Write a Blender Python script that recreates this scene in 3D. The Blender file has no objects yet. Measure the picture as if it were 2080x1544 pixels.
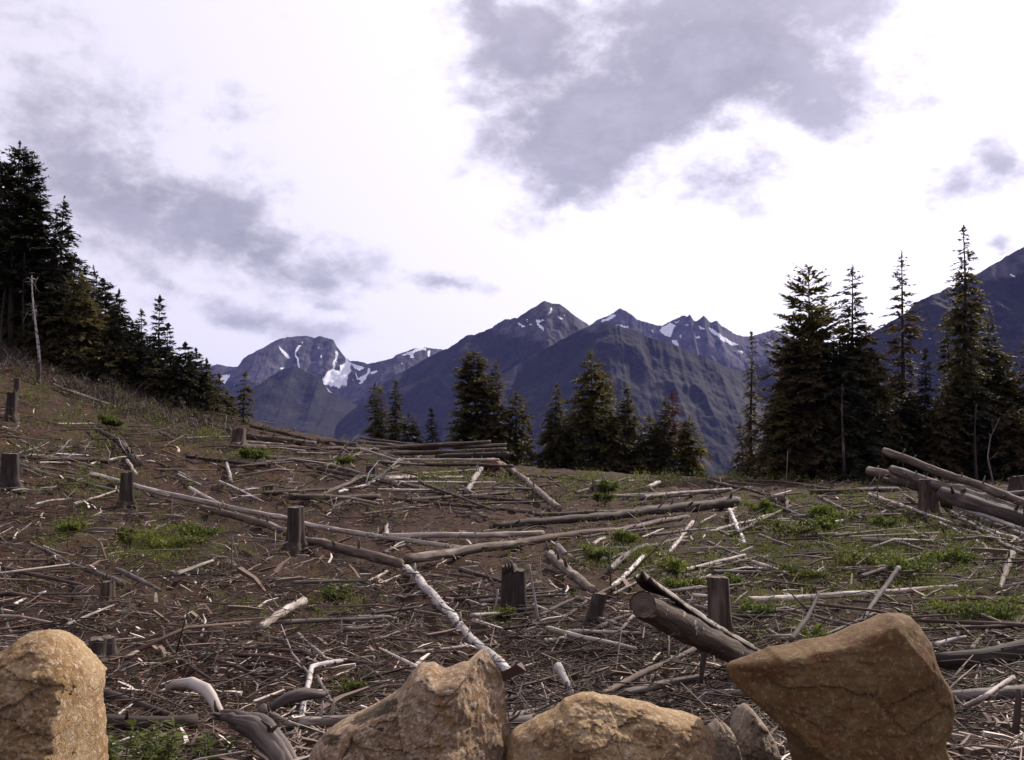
import bpy, math, random
import numpy as np
from mathutils import Vector

random.seed(7)
RNG = np.random.default_rng(7)
scene = bpy.context.scene
COL = scene.collection

# ------------------------------------------------------------------ camera
F, CX, CY = 2000.0, 1040.0, 772.0          # focal length and centre in the photograph's pixels
PITCH = math.radians(3.43)
EYE = np.array([0.0, 0.0, 2.2])
cam_data = bpy.data.cameras.new("camera")
cam_data.sensor_width = 36.0
cam_data.lens = F / 2080.0 * 36.0
cam_data.clip_start = 0.1
cam_data.clip_end = 60000.0
cam = bpy.data.objects.new("camera", cam_data)
cam.location = EYE
cam.rotation_euler = (math.pi / 2 + PITCH, 0, 0)
COL.objects.link(cam)
scene.camera = cam

SUN_AZ, SUN_EL = math.radians(41), math.radians(35)
SUN_DIR = np.array([math.sin(SUN_AZ) * math.cos(SUN_EL), math.cos(SUN_AZ) * math.cos(SUN_EL), math.sin(SUN_EL)])


def ray(px, py):
    """world direction (unit y) through a pixel of the photograph; used to survey where things stand"""
    u, v = (np.asarray(px, float) - CX) / F, (CY - np.asarray(py, float)) / F
    y = math.cos(PITCH) - v * math.sin(PITCH)
    z = math.sin(PITCH) + v * math.cos(PITCH)
    return u / y, z / y                     # x per metre forward, z per metre forward


def pix(x, y, z):
    yy, zz = y, z - EYE[2]
    d = yy * math.cos(PITCH) + zz * math.sin(PITCH)
    up = -yy * math.sin(PITCH) + zz * math.cos(PITCH)
    return CX + F * x / d, CY - F * up / d


# ------------------------------------------------------------------ world: daylight sky with broken cloud
world = bpy.data.worlds.new("World")
scene.world = world
world.use_nodes = True
SKY_STRENGTH = 0.1


def build_world():
    nt = world.node_tree
    nt.nodes.clear()
    N, L = nt.nodes, nt.links

    def node(t, **kw):
        n = N.new(t)
        for k, v in kw.items():
            setattr(n, k, v)
        return n

    def sock(s, v):
        if isinstance(v, (int, float)):
            s.default_value = v
        elif isinstance(v, (tuple, list)):
            s.default_value = v
        else:
            L.new(v, s)

    def M(op, a, b=0.0, c=0.0, clamp=False):
        n = node('ShaderNodeMath', operation=op, use_clamp=clamp)
        sock(n.inputs[0], a); sock(n.inputs[1], b); sock(n.inputs[2], c)
        return n.outputs[0]

    def noise(vec, scale, detail, rough=0.55):
        n = node('ShaderNodeTexNoise')
        sock(n.inputs['Vector'], vec)
        n.inputs['Scale'].default_value = scale
        n.inputs['Detail'].default_value = detail
        n.inputs['Roughness'].default_value = rough
        return n

    tc = node('ShaderNodeTexCoord')
    sep = node('ShaderNodeSeparateXYZ')
    L.new(tc.outputs['Generated'], sep.inputs[0])
    x, y, z = sep.outputs
    az = M('ARCTAN2', x, y)
    el = M('ARCSINE', z)
    # clouds stretch sideways towards the horizon
    flat = node('ShaderNodeCombineXYZ')
    sock(flat.inputs[0], az); sock(flat.inputs[1], M('MULTIPLY', el, 1.45)); sock(flat.inputs[2], M('MULTIPLY', y, 0.35))
    w1 = noise(flat.outputs[0], 7.0, 5.0, 0.6)
    ws = node('ShaderNodeSeparateColor')
    L.new(w1.outputs['Color'], ws.inputs[0])
    azw = M('ADD', az, M('MULTIPLY', M('SUBTRACT', ws.outputs[0], 0.5), 0.17))
    elw = M('ADD', el, M('MULTIPLY', M('SUBTRACT', ws.outputs[1], 0.5), 0.11))
    pos = node('ShaderNodeCombineXYZ')
    sock(pos.inputs[0], azw); sock(pos.inputs[1], elw)

    clouds = [  # px, py, rx, ry, tilt (deg, image clockwise), weight
        (1300, 40, 400, 120, -4, .78), (1060, 150, 170, 90, 0, .66), (1260, 235, 270, 95, -16, .85),
        (1170, 320, 190, 85, -6, .8), (1520, 120, 230, 130, -20, .75), (1640, 215, 150, 85, 5, .62),
        (1480, 368, 125, 60, 0, .85), (1140, 425, 120, 58, -8, .7), (1870, 110, 130, 150, 25, .56),
        (2065, 350, 80, 95, 20, .62), (1890, 395, 125, 55, -10, .75), (2075, 492, 45, 20, 0, .7),
        (150, 250, 330, 260, 0, .12), (560, 600, 300, 110, 0, .12), (60, 230, 230, 150, 0, .3), (190, 330, 150, 90, -15, .34), (70, 420, 150, 80, 0, .34), (470, 225, 110, 75, 22, .52), (90, 60, 130, 60, 0, .3),
        (475, 410, 150, 85, 0, .62), (310, 400, 110, 60, 0, .6), (500, 470, 110, 50, 0, .5), (620, 535, 160, 56, 0, .75), (310, 540, 130, 60, 20, .58),
        (500, 665, 130, 45, 0, .66), (930, 577, 100, 34, 6, .75), (650, 605, 90, 20, 0, .4), (330, 610, 90, 30, 0, .3),
        (930, 20, 130, 40, 0, .4), (700, 665, 90, 45, 0, .3), (560, 10, 160, 30, 0, .2),
    ]
    total = None
    for px, py, rx, ry, rot, amp in clouds:
        dx, dz = ray(px, py)
        a, e = math.atan2(float(dx), 1.0), math.atan2(float(dz), math.hypot(float(dx), 1.0))
        mp = node('ShaderNodeMapping', vector_type='TEXTURE')
        mp.inputs['Location'].default_value = (a, e, 0)
        mp.inputs['Rotation'].default_value = (0, 0, math.radians(-rot))
        mp.inputs['Scale'].default_value = (rx / F * 1.45, ry / F * 1.45, 1)
        L.new(pos.outputs[0], mp.inputs['Vector'])
        g = node('ShaderNodeTexGradient', gradient_type='SPHERICAL')
        L.new(mp.outputs[0], g.inputs[0])
        f = M('MULTIPLY', g.outputs['Fac'], amp * 1.35)
        total = f if total is None else M('ADD', total, f)
    # the same broken cover all the way round
    big = noise(flat.outputs[0], 3.1, 3.0, 0.55)
    fine = noise(flat.outputs[0], 11.0, 8.0, 0.62)
    cover = M('MULTIPLY', M('SUBTRACT', big.outputs[0], 0.56), 1.6, clamp=True)
    ahead = M('MULTIPLY', M('SUBTRACT', 1.0, M('MULTIPLY', M('SUBTRACT', y, 0.55), 4.0, clamp=True)), M('MULTIPLY', cover, 1.4))
    total = M('ADD', total, ahead)
    dens = M('MULTIPLY', total, M('SUBTRACT', M('MULTIPLY', fine.outputs[0], 1.9), 0.08))
    near = M('MULTIPLY', total, 2.6, clamp=True)
    puff = noise(flat.outputs[0], 24.0, 6.0, 0.6)
    rag = M('ADD', M('MULTIPLY', M('SUBTRACT', fine.outputs[0], 0.5), 2.5), M('MULTIPLY', M('SUBTRACT', puff.outputs[0], 0.5), 0.9))
    dens = M('ADD', M('MULTIPLY', total, 0.95), M('MULTIPLY', rag, M('ADD', 0.22, M('MULTIPLY', near, 0.78))))
    fac = node('ShaderNodeMapRange', interpolation_type='SMOOTHSTEP')
    sock(fac.inputs['Value'], dens)
    fac.inputs['From Min'].default_value = 0.16
    fac.inputs['From Max'].default_value = 1.2
    # brightness of the white cloud sheet rises towards the veiled sun
    sd = node('ShaderNodeVectorMath', operation='DOT_PRODUCT')
    L.new(tc.outputs['Generated'], sd.inputs[0])
    sd.inputs[1].default_value = tuple(SUN_DIR)
    glow = M('POWER', M('MAXIMUM', sd.outputs['Value'], 0.0), 2.5)
    white = node('ShaderNodeVectorMath', operation='SCALE')
    white.inputs[0].default_value = (7.0, 6.55, 7.5)
    sock(white.inputs['Scale'], M('ADD', 0.86, M('MULTIPLY', glow, 0.75)))
    grey = node('ShaderNodeVectorMath', operation='SCALE')
    grey.inputs[0].default_value = (2.85, 2.65, 3.25)
    sock(grey.inputs['Scale'], M('ADD', M('ADD', 0.02, M('ADD', M('MULTIPLY', fine.outputs[0], 1.35), M('MULTIPLY', puff.outputs[0], 0.5))), M('MULTIPLY', glow, 0.45)))
    mix = node('ShaderNodeMix', data_type='RGBA')
    sock(mix.inputs['Factor'], fac.outputs[0])
    L.new(white.outputs[0], mix.inputs[6]); L.new(grey.outputs[0], mix.inputs[7])
    sky = node('ShaderNodeTexSky', sky_type='NISHITA')
    sky.sun_disc = False
    sky.sun_elevation = SUN_EL
    sky.sun_rotation = SUN_AZ
    sky.altitude = 1200
    mix2 = node('ShaderNodeMix', data_type='RGBA')
    mix2.inputs['Factor'].default_value = 0.9
    L.new(sky.outputs[0], mix2.inputs[6]); L.new(mix.outputs[2], mix2.inputs[7])
    bg = node('ShaderNodeBackground')
    bg.inputs['Strength'].default_value = SKY_STRENGTH
    L.new(mix2.outputs[2], bg.inputs['Color'])
    out = node('ShaderNodeOutputWorld')
    L.new(bg.outputs[0], out.inputs['Surface'])


build_world()

# ------------------------------------------------------------------ sun
sun_data = bpy.data.lights.new("sun", 'SUN')
sun_data.energy = 5.0
sun_data.angle = math.radians(1.0)
sun_data.color = (1.0, 0.9, 0.78)
sun = bpy.data.objects.new("sun", sun_data)
sun.rotation_euler = Vector(-SUN_DIR).to_track_quat('-Z', 'Y').to_euler()
sun.location = (30, 30, 40)
COL.objects.link(sun)

scene.view_settings.view_transform = 'Standard'
scene.view_settings.look = 'None'
scene.view_settings.exposure = 0.5
scene.view_settings.gamma = 1.0
scene.view_settings.use_curve_mapping = False
scene.cycles.max_bounces = 6
scene.cycles.diffuse_bounces = 3
scene.cycles.glossy_bounces = 2
scene.cycles.transmission_bounces = 3
scene.cycles.transparent_max_bounces = 6
scene.cycles.volume_bounces = 0


# ------------------------------------------------------------------ helpers
def tag(o, label=None, cat=None, group=None, kind=None):
    if label: o['label'] = label
    if cat: o['category'] = cat
    if group: o['group'] = group
    if kind: o['kind'] = kind
    return o


def raw_mesh(name, verts, faces, smooth=True, mat_index=None, attrs=None):
    """faces: (n,3) or (n,4) array, or a list of both"""
    me = bpy.data.meshes.new(name)
    verts = np.asarray(verts, np.float32)
    groups = faces if isinstance(faces, list) else [faces]
    groups = [np.asarray(g, np.int32) for g in groups if len(g)]
    me.vertices.add(len(verts))
    me.vertices.foreach_set('co', verts.ravel())
    loops = np.concatenate([g.ravel() for g in groups])
    counts = np.concatenate([np.full(len(g), g.shape[1], np.int32) for g in groups])
    starts = np.concatenate([[0], np.cumsum(counts)[:-1]]).astype(np.int32)
    me.loops.add(len(loops))
    me.loops.foreach_set('vertex_index', loops)
    me.polygons.add(len(counts))
    me.polygons.foreach_set('loop_start', starts)
    me.polygons.foreach_set('loop_total', counts)
    if mat_index is not None:
        me.polygons.foreach_set('material_index', np.asarray(mat_index, np.int32))
    me.update(calc_edges=True)
    me.polygons.foreach_set('use_smooth', np.full(len(counts), smooth, bool))
    for k, v in (attrs or {}).items():
        v = np.asarray(v, np.float32)
        if v.ndim == 1:
            a = me.attributes.new(k, 'FLOAT', 'POINT'); a.data.foreach_set('value', v)
        else:
            a = me.attributes.new(k, 'FLOAT_VECTOR', 'POINT'); a.data.foreach_set('vector', v.ravel())
    me.validate(clean_customdata=False)
    return me


def link(name, me, mats=None, parent=None, loc=None):
    o = bpy.data.objects.new(name, me)
    if mats and me is not None and not me.materials:
        for m in (mats if isinstance(mats, (list, tuple)) else [mats]):
            me.materials.append(m)
    if parent is not None: o.parent = parent
    if loc is not None: o.location = loc
    COL.objects.link(o)
    return o


def empty(name, loc):
    return link(name, None, loc=loc)


def hash3(ix, iy, iz, seed):
    h = (ix.astype(np.int64) * 374761393 + iy.astype(np.int64) * 668265263 + iz.astype(np.int64) * 2147483647 + seed * 1274126177) & 0xffffffff
    h = ((h ^ (h >> 13)) * 1274126177) & 0xffffffff
    h = ((h ^ (h >> 16)) * 2246822519) & 0xffffffff
    return ((h ^ (h >> 15)) & 0xffff) / 65535.0


def vnoise(x, y, z=None, seed=0):
    x = np.asarray(x, float); y = np.asarray(y, float)
    z = np.zeros_like(x) if z is None else np.asarray(z, float)
    xi, yi, zi = np.floor(x), np.floor(y), np.floor(z)
    fx, fy, fz = x - xi, y - yi, z - zi
    fx, fy, fz = [f * f * f * (f * (f * 6 - 15) + 10) for f in (fx, fy, fz)]
    r = 0
    for dx in (0, 1):
        for dy in (0, 1):
            for dz in (0, 1):
                w = (fx if dx else 1 - fx) * (fy if dy else 1 - fy) * (fz if dz else 1 - fz)
                r = r + w * hash3(xi + dx, yi + dy, zi + dz, seed)
    return r * 2 - 1


def fbm(x, y, z=None, oct=4, seed=0, gain=0.5, ridge=False):
    a, s, r = 1.0, 0.0, 0.0
    f = 1.0
    for i in range(oct):
        n = vnoise(np.asarray(x) * f + 17.3 * i, np.asarray(y) * f - 9.1 * i, None if z is None else np.asarray(z) * f + 4.7 * i, seed + i * 31)
        if ridge: n = 1 - 2 * np.abs(n)
        r = r + a * n; s += a
        a *= gain; f *= 2.03
    return r / s


def inside(px, py, poly):
    px = np.asarray(px); py = np.asarray(py)
    r = np.zeros(px.shape, bool)
    n = len(poly)
    for i in range(n):
        x1, y1 = poly[i]; x2, y2 = poly[(i + 1) % n]
        if y1 == y2: continue
        c = ((y1 > py) != (y2 > py)) & (px < (x2 - x1) * (py - y1) / (y2 - y1) + x1)
        r ^= c
    return r


# ------------------------------------------------------------------ materials
class NT:
    def __init__(self, name):
        self.m = bpy.data.materials.new(name)
        self.m.use_nodes = True
        self.t = self.m.node_tree
        self.t.nodes.clear()
        self.out = self.t.nodes.new('ShaderNodeOutputMaterial')

    def n(self, typ, **kw):
        x = self.t.nodes.new(typ)
        for k, v in kw.items(): setattr(x, k, v)
        return x

    def s(self, sck, v):
        if isinstance(v, bpy.types.NodeSocket): self.t.links.new(v, sck)
        elif isinstance(v, (tuple, list)) and len(v) == 3 and sck.type == 'RGBA': sck.default_value = (*v, 1)
        else: sck.default_value = v

    def attr(self, name):
        a = self.n('ShaderNodeAttribute'); a.attribute_name = name
        return a

    def obj(self): return self.n('ShaderNodeTexCoord').outputs['Object']

    def pos(self): return self.n('ShaderNodeNewGeometry').outputs['Position']

    def noise(self, vec, scale, detail=4, rough=0.55, out='Fac'):
        x = self.n('ShaderNodeTexNoise')
        self.s(x.inputs['Vector'], vec); x.inputs['Scale'].default_value = scale
        x.inputs['Detail'].default_value = detail; x.inputs['Roughness'].default_value = rough
        return x.outputs[out]

    def voronoi(self, vec, scale, feature='F1', out='Distance'):
        x = self.n('ShaderNodeTexVoronoi', feature=feature)
        self.s(x.inputs['Vector'], vec); x.inputs['Scale'].default_value = scale
        return x.outputs[out]

    def scale(self, vec, sc):
        x = self.n('ShaderNodeMapping'); self.s(x.inputs['Vector'], vec); x.inputs['Scale'].default_value = sc
        return x.outputs[0]

    def ramp(self, v, lo, hi):
        x = self.n('ShaderNodeMapRange', interpolation_type='SMOOTHSTEP')
        self.s(x.inputs['Value'], v); x.inputs['From Min'].default_value = lo; x.inputs['From Max'].default_value = hi
        return x.outputs[0]

    def math(self, op, a, b=0.0, clamp=False):
        x = self.n('ShaderNodeMath', operation=op, use_clamp=clamp)
        self.s(x.inputs[0], a); self.s(x.inputs[1], b)
        return x.outputs[0]

    def mix(self, f, a, b, mode='MIX'):
        x = self.n('ShaderNodeMix', data_type='RGBA', blend_type=mode)
        self.s(x.inputs['Factor'], f); self.s(x.inputs[6], a); self.s(x.inputs[7], b)
        return x.outputs[2]

    def bump(self, h, strength, dist):
        x = self.n('ShaderNodeBump'); self.s(x.inputs['Height'], h)
        x.inputs['Strength'].default_value = strength; x.inputs['Distance'].default_value = dist
        return x.outputs[0]

    def hsv(self, c, v, sat=1.0):
        x = self.n('ShaderNodeHueSaturation'); self.s(x.inputs['Color'], c); self.s(x.inputs['Value'], v); self.s(x.inputs['Saturation'], sat)
        return x.outputs[0]

    def rnd(self): return self.n('ShaderNodeObjectInfo').outputs['Random']

    def isl(self): return self.n('ShaderNodeNewGeometry').outputs['Random Per Island']

    def principled(self, col, rough=0.9, normal=None, spec=0.3):
        b = self.n('ShaderNodeBsdfPrincipled')
        self.s(b.inputs['Base Color'], col); self.s(b.inputs['Roughness'], rough)
        b.inputs['Specular IOR Level'].default_value = spec
        if normal is not None: self.s(b.inputs['Normal'], normal)
        return b.outputs[0]

    def done(self, sh):
        self.t.links.new(sh, self.out.inputs['Surface'])
        return self.m


def wood(name, base, dark, pale, blotch=None, blotch_amt=(0.58, 0.66), crack=0.5, rough=0.85, spec=0.3):
    """bark or bare wood with grain along the axis attribute 'axc' (metres along, round)"""
    m = NT(name)
    ax = m.attr('axc').outputs['Vector']
    r = m.rnd()
    sh = m.n('ShaderNodeVectorMath', operation='ADD'); m.s(sh.inputs[0], ax)
    cmb = m.n('ShaderNodeCombineXYZ'); m.s(cmb.inputs[0], m.math('MULTIPLY', r, 37.0)); m.s(sh.inputs[1], cmb.outputs[0])
    ax = sh.outputs[0]
    grain = m.noise(m.scale(ax, (2.2, 26, 26)), 1.0, 6, 0.62)
    big = m.noise(m.scale(ax, (1.4, 7, 7)), 1.0, 4, 0.6)
    c = m.mix(m.ramp(grain, 0.36, 0.66), dark, base)
    c = m.mix(m.ramp(big, 0.5, 0.72), c, pale)
    if blotch:
        b = m.noise(m.scale(ax, (9, 12, 12)), 1.0, 3, 0.6)
        c = m.mix(m.ramp(b, *blotch_amt), c, blotch)
    c = m.hsv(c, m.math('ADD', 0.62, m.math('MULTIPLY', r, 0.46)))
    h = m.math('ADD', m.math('MULTIPLY', grain, 0.7), m.math('MULTIPLY', big, 0.5))
    return m.done(m.principled(c, rough, m.bump(h, crack, 0.02), spec))


MAT = {}
MAT['grey'] = wood('weathered_grey_wood', (.145, .118, .106), (.055, .04, .034), (.24, .205, .19))
MAT['brown'] = wood('brown_bark', (.07, .044, .032), (.026, .016, .012), (.125, .09, .073))
MAT['dark'] = wood('dark_bark', (.05, .033, .027), (.02, .013, .011), (.1, .073, .063))
MAT['pale'] = wood('pale_bare_wood', (.36, .31, .275), (.15, .115, .095), (.52, .465, .42), crack=0.3)
MAT['white'] = wood('white_peeling_bark', (.52, .485, .46), (.3, .26, .24), (.66, .63, .6), blotch=(.045, .035, .03), blotch_amt=(0.545, 0.62), crack=0.4)
MAT['orange'] = wood('torn_orange_wood', (.23, .115, .05), (.11, .05, .025), (.32, .18, .09))
MAT['mottled'] = wood('mottled_old_bark', (.125, .088, .067), (.05, .034, .025), (.26, .215, .19), blotch=(.07, .05, .04), blotch_amt=(0.58, 0.7), crack=0.8)

MAT['flaking'] = wood('pale_flaking_bark', (.36, .31, .28), (.12, .085, .065), (.5, .46, .43), blotch=(.09, .062, .045), blotch_amt=(.5, .6), crack=1.0)
MAT['patchy'] = wood('patchy_old_bark', (.115, .076, .052), (.042, .028, .02), (.2, .155, .13), blotch=(.34, .29, .255), blotch_amt=(.6, .67), crack=1.0)


def m_cut():
    m = NT('sawn_wood_face')
    ax = m.attr('axc').outputs['Vector']
    s = m.n('ShaderNodeSeparateXYZ'); m.s(s.inputs[0], ax)
    y, z = s.outputs[1], s.outputs[2]
    p = m.obj()
    wob = m.noise(p, 9, 4, .6)
    r = m.math('SQRT', m.math('ADD', m.math('MULTIPLY', y, y), m.math('MULTIPLY', z, z)))
    ring = m.math('SINE', m.math('ADD', m.math('MULTIPLY', r, 330.0), m.math('MULTIPLY', wob, 14.0)))
    ang = m.math('ARCTAN2', y, z)
    c2 = m.n('ShaderNodeCombineXYZ'); m.s(c2.inputs[0], m.math('MULTIPLY', ang, 5.0)); m.s(c2.inputs[1], m.math('MULTIPLY', r, 2.0))
    crack = m.ramp(m.noise(c2.outputs[0], 1.6, 3, .7), .60, .68)
    c = m.mix(m.ramp(ring, -.8, .9), (.105, .08, .064), (.15, .115, .09))
    c = m.mix(m.ramp(wob, .46, .66), c, (.08, .056, .043))
    c = m.mix(m.math('MULTIPLY', crack, .8), c, (.03, .02, .016))
    c = m.hsv(c, m.math('ADD', 0.7, m.math('MULTIPLY', m.rnd(), 0.5)))
    return m.done(m.principled(c, .9, m.bump(m.math('SUBTRACT', m.math('MULTIPLY', ring, .25), crack), .5, .01)))


MAT['cut'] = m_cut()


def m_twigs():
    m = NT('dead_twigs')
    r = m.isl()
    c = m.mix(m.ramp(r, .0, .55), (.024, .0125, .009), (.072, .040, .029))
    c = m.mix(m.ramp(r, .6, .95), c, (.115, .083, .068))
    c = m.mix(m.ramp(r, .95, .98), c, (.46, .39, .33))
    c = m.hsv(c, m.math('ADD', .5, m.math('MULTIPLY', m.ramp(m.noise(m.pos(), .9, 4, .65), .35, .65), .6)))
    return m.done(m.principled(c, .85))


MAT['twigs'] = m_twigs()


def m_brushwood():
    m = NT('dark_brushwood')
    r = m.isl()
    c = m.mix(m.ramp(r, .0, .7), (.018, .011, .008), (.06, .04, .031))
    c = m.mix(m.ramp(r, .8, 1.0), c, (.14, .105, .088))
    return m.done(m.principled(c, .9))


MAT['brushwood'] = m_brushwood()


def m_limbs():
    m = NT('dead_limbs')
    r = m.isl()
    g = m.noise(m.scale(m.pos(), (6, 6, 14)), 1.0, 5, .7)
    c = m.mix(m.ramp(r, .0, .5), (.032, .019, .014), (.1, .064, .048))
    c = m.mix(m.ramp(r, .5, .85), c, (.19, .147, .128))
    c = m.mix(m.ramp(r, .86, .96), c, (.42, .36, .32))
    c = m.mix(m.math('MULTIPLY', m.ramp(g, .5, .66), .6), c, (.05, .034, .026))
    return m.done(m.principled(c, .85, m.bump(g, .6, .01)))


MAT['limbs'] = m_limbs()


def m_chips():
    m = NT('wood_chips')
    r = m.isl()
    c = m.mix(r, (.09, .05, .034), (.22, .165, .135))
    c = m.mix(m.ramp(r, .74, .9), c, (.58, .5, .43))
    return m.done(m.principled(c, .8))


MAT['chips'] = m_chips()


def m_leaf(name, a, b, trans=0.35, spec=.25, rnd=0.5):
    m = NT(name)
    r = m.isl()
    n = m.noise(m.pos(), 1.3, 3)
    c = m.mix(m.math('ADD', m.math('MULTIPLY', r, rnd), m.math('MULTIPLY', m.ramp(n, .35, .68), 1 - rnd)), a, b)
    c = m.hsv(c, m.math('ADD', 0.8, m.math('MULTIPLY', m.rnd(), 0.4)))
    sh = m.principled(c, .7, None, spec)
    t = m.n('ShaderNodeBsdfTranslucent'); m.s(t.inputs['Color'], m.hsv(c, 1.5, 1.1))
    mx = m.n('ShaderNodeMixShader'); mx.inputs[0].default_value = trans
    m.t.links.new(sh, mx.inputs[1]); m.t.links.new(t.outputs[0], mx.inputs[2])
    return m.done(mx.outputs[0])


MAT['needle'] = m_leaf('spruce_needles', (.033, .029, .013), (.088, .073, .028), .34)
MAT['needle_light'] = m_leaf('yellow_green_needles', (.042, .04, .014), (.11, .092, .03), .38)
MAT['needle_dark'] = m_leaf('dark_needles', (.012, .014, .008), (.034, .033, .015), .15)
MAT['needle_brown'] = m_leaf('sparse_brownish_needles', (.042, .031, .016), (.092, .066, .028), .34)
MAT['needle_red'] = m_leaf('dead_rust_needles', (.06, .02, .016), (.11, .036, .026), .2)
MAT['leaf'] = m_leaf('fresh_green_leaves', (.035, .052, .013), (.108, .118, .028), .4)
MAT['leaf_low'] = m_leaf('low_ground_leaves', (.034, .046, .013), (.1, .107, .028), .38)
MAT['brush'] = m_leaf('bare_brush', (.035, .024, .019), (.085, .062, .052), .0)


def m_rock(name, a, b, c3, speck, speck_lo=.62, bscale=1.0, dark=.5):
    m = NT(name)
    p = m.obj()
    wv = m.n('ShaderNodeVectorMath', operation='ADD')
    m.s(wv.inputs[0], p)
    sc = m.n('ShaderNodeVectorMath', operation='SCALE'); m.s(sc.inputs[0], m.noise(p, 4, 3, .6, 'Color')); sc.inputs['Scale'].default_value = .22
    m.s(wv.inputs[1], sc.outputs[0])
    q = wv.outputs[0]
    n1 = m.noise(q, 2.4, 7, .66)
    n2 = m.noise(q, 8, 8, .72)
    n3 = m.noise(p, 34, 6, .75)
    n4 = m.noise(p, 110, 3, .7)
    c = m.mix(m.ramp(n1, .38, .6), a, b)
    c = m.mix(m.ramp(n2, .52, .66), c, c3)
    c = m.mix(m.math('MULTIPLY', m.ramp(m.noise(m.scale(q, (1, 1, 3.5)), 5, 6, .7), .55, .7), .5), c, (c3[0] * .55, c3[1] * .5, c3[2] * .5))
    c = m.mix(m.math('MULTIPLY', m.ramp(n3, speck_lo - .06, speck_lo + .06), .8), c, speck)
    c = m.mix(m.math('MULTIPLY', m.ramp(n4, .55, .68), dark), c, (a[0] * .35, a[1] * .32, a[2] * .3))
    st = m.math('MULTIPLY', m.attr('stain').outputs['Fac'], m.ramp(n3, .32, .5))
    c = m.mix(st, c, (.045, .03, .015))
    vor = m.voronoi(q, 9, 'DISTANCE_TO_EDGE')
    crack = m.math('MULTIPLY', m.ramp(vor, 0.0, .06), bscale)
    h = m.math('ADD', m.math('ADD', m.math('MULTIPLY', n2, bscale), m.math('MULTIPLY', n3, .55)), m.math('ADD', m.math('MULTIPLY', n4, .18), m.math('MULTIPLY', crack, .12)))
    return m.done(m.principled(c, .9, m.bump(h, 1.0, .012 + .014 * bscale), .2))


MAT['rock_ochre'] = m_rock('ochre_granite', (.225, .135, .057), (.32, .22, .118), (.21, .105, .04), (.46, .375, .27), .56)
MAT['rock_pink'] = m_rock('pinkish_granite', (.225, .142, .078), (.265, .185, .115), (.215, .112, .042), (.44, .365, .28), .55)
MAT['rock_brown'] = m_rock('lichen_brown_granite', (.1, .052, .02), (.145, .094, .041), (.095, .035, .015), (.2, .15, .085), .58, .22, .5)
MAT['rock_grey'] = m_rock('grey_granite', (.19, .145, .105), (.24, .19, .145), (.15, .1, .065), (.38, .32, .27), .58)


def m_ground():
    m = NT('forest_floor')
    p = m.pos()
    n1 = m.noise(p, .35, 5, .6)
    n2 = m.noise(p, 1.7, 6, .65)
    n3 = m.noise(p, 9, 8, .7)
    n4 = m.noise(p, 45, 4, .7)
    c = m.mix(m.ramp(n2, .38, .62), (.016, .008, .0062), (.05, .021, .0155))
    c = m.mix(m.math('MULTIPLY', m.ramp(n3, .52, .68), .7), c, (.066, .038, .03))
    c = m.mix(m.math('MULTIPLY', m.ramp(n1, .52, .7), .7), c, (.075, .032, .016))
    c = m.mix(m.math('MULTIPLY', m.ramp(m.noise(p, 1.1, 8, .72), .36, .6), m.math('ADD', .05, m.math('MULTIPLY', m.attr('green').outputs['Fac'], .62), True)), c, (.045, .05, .013))
    c = m.mix(m.ramp(n4, .62, .74), c, (.14, .108, .092))
    h = m.math('ADD', n3, m.math('MULTIPLY', n4, .6))
    return m.done(m.principled(c, .95, m.bump(h, 1.0, .06), .15))


MAT['ground'] = m_ground()


def m_mountain(name, scale=1.0):
    m = NT(name)
    p = m.obj()
    f1 = m.noise(p, .055 * scale, 3, .7)
    f2 = m.noise(p, .006 * scale, 4, .6)
    forest = m.mix(m.ramp(f1, .36, .64), (.003, .004, .004), (.0145, .015, .011))
    forest = m.mix(m.math('MULTIPLY', m.ramp(f2, .55, .72), .4), forest, (.085, .075, .055))
    r1 = m.noise(m.scale(p, (1, 1, .35)), .02 * scale, 8, .7)
    rock = m.mix(m.ramp(r1, .36, .66), (.022, .021, .026), (.078, .073, .08))
    k = m.ramp(m.math('ADD', m.attr('rock').outputs['Fac'], m.math('MULTIPLY', m.math('SUBTRACT', m.noise(p, .012 * scale, 6, .7), .5), 1.5)), .35, .65)
    c = m.mix(k, forest, rock)
    sn = m.ramp(m.math('ADD', m.attr('snow').outputs['Fac'], m.math('MULTIPLY', m.math('SUBTRACT', m.noise(p, .03 * scale, 5, .7), .5), .9)), .45, .6)
    c = m.mix(sn, c, (.6, .61, .66))
    h = m.math('ADD', m.math('MULTIPLY', f1, m.math('SUBTRACT', 1.0, k)), m.math('MULTIPLY', r1, m.math('MULTIPLY', k, 1.4)))
    return m.done(m.principled(c, .95, m.bump(h, .5, 6.0 / scale), .1))


MAT['mountain'] = m_mountain('mountain_forest_rock_snow')

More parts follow.
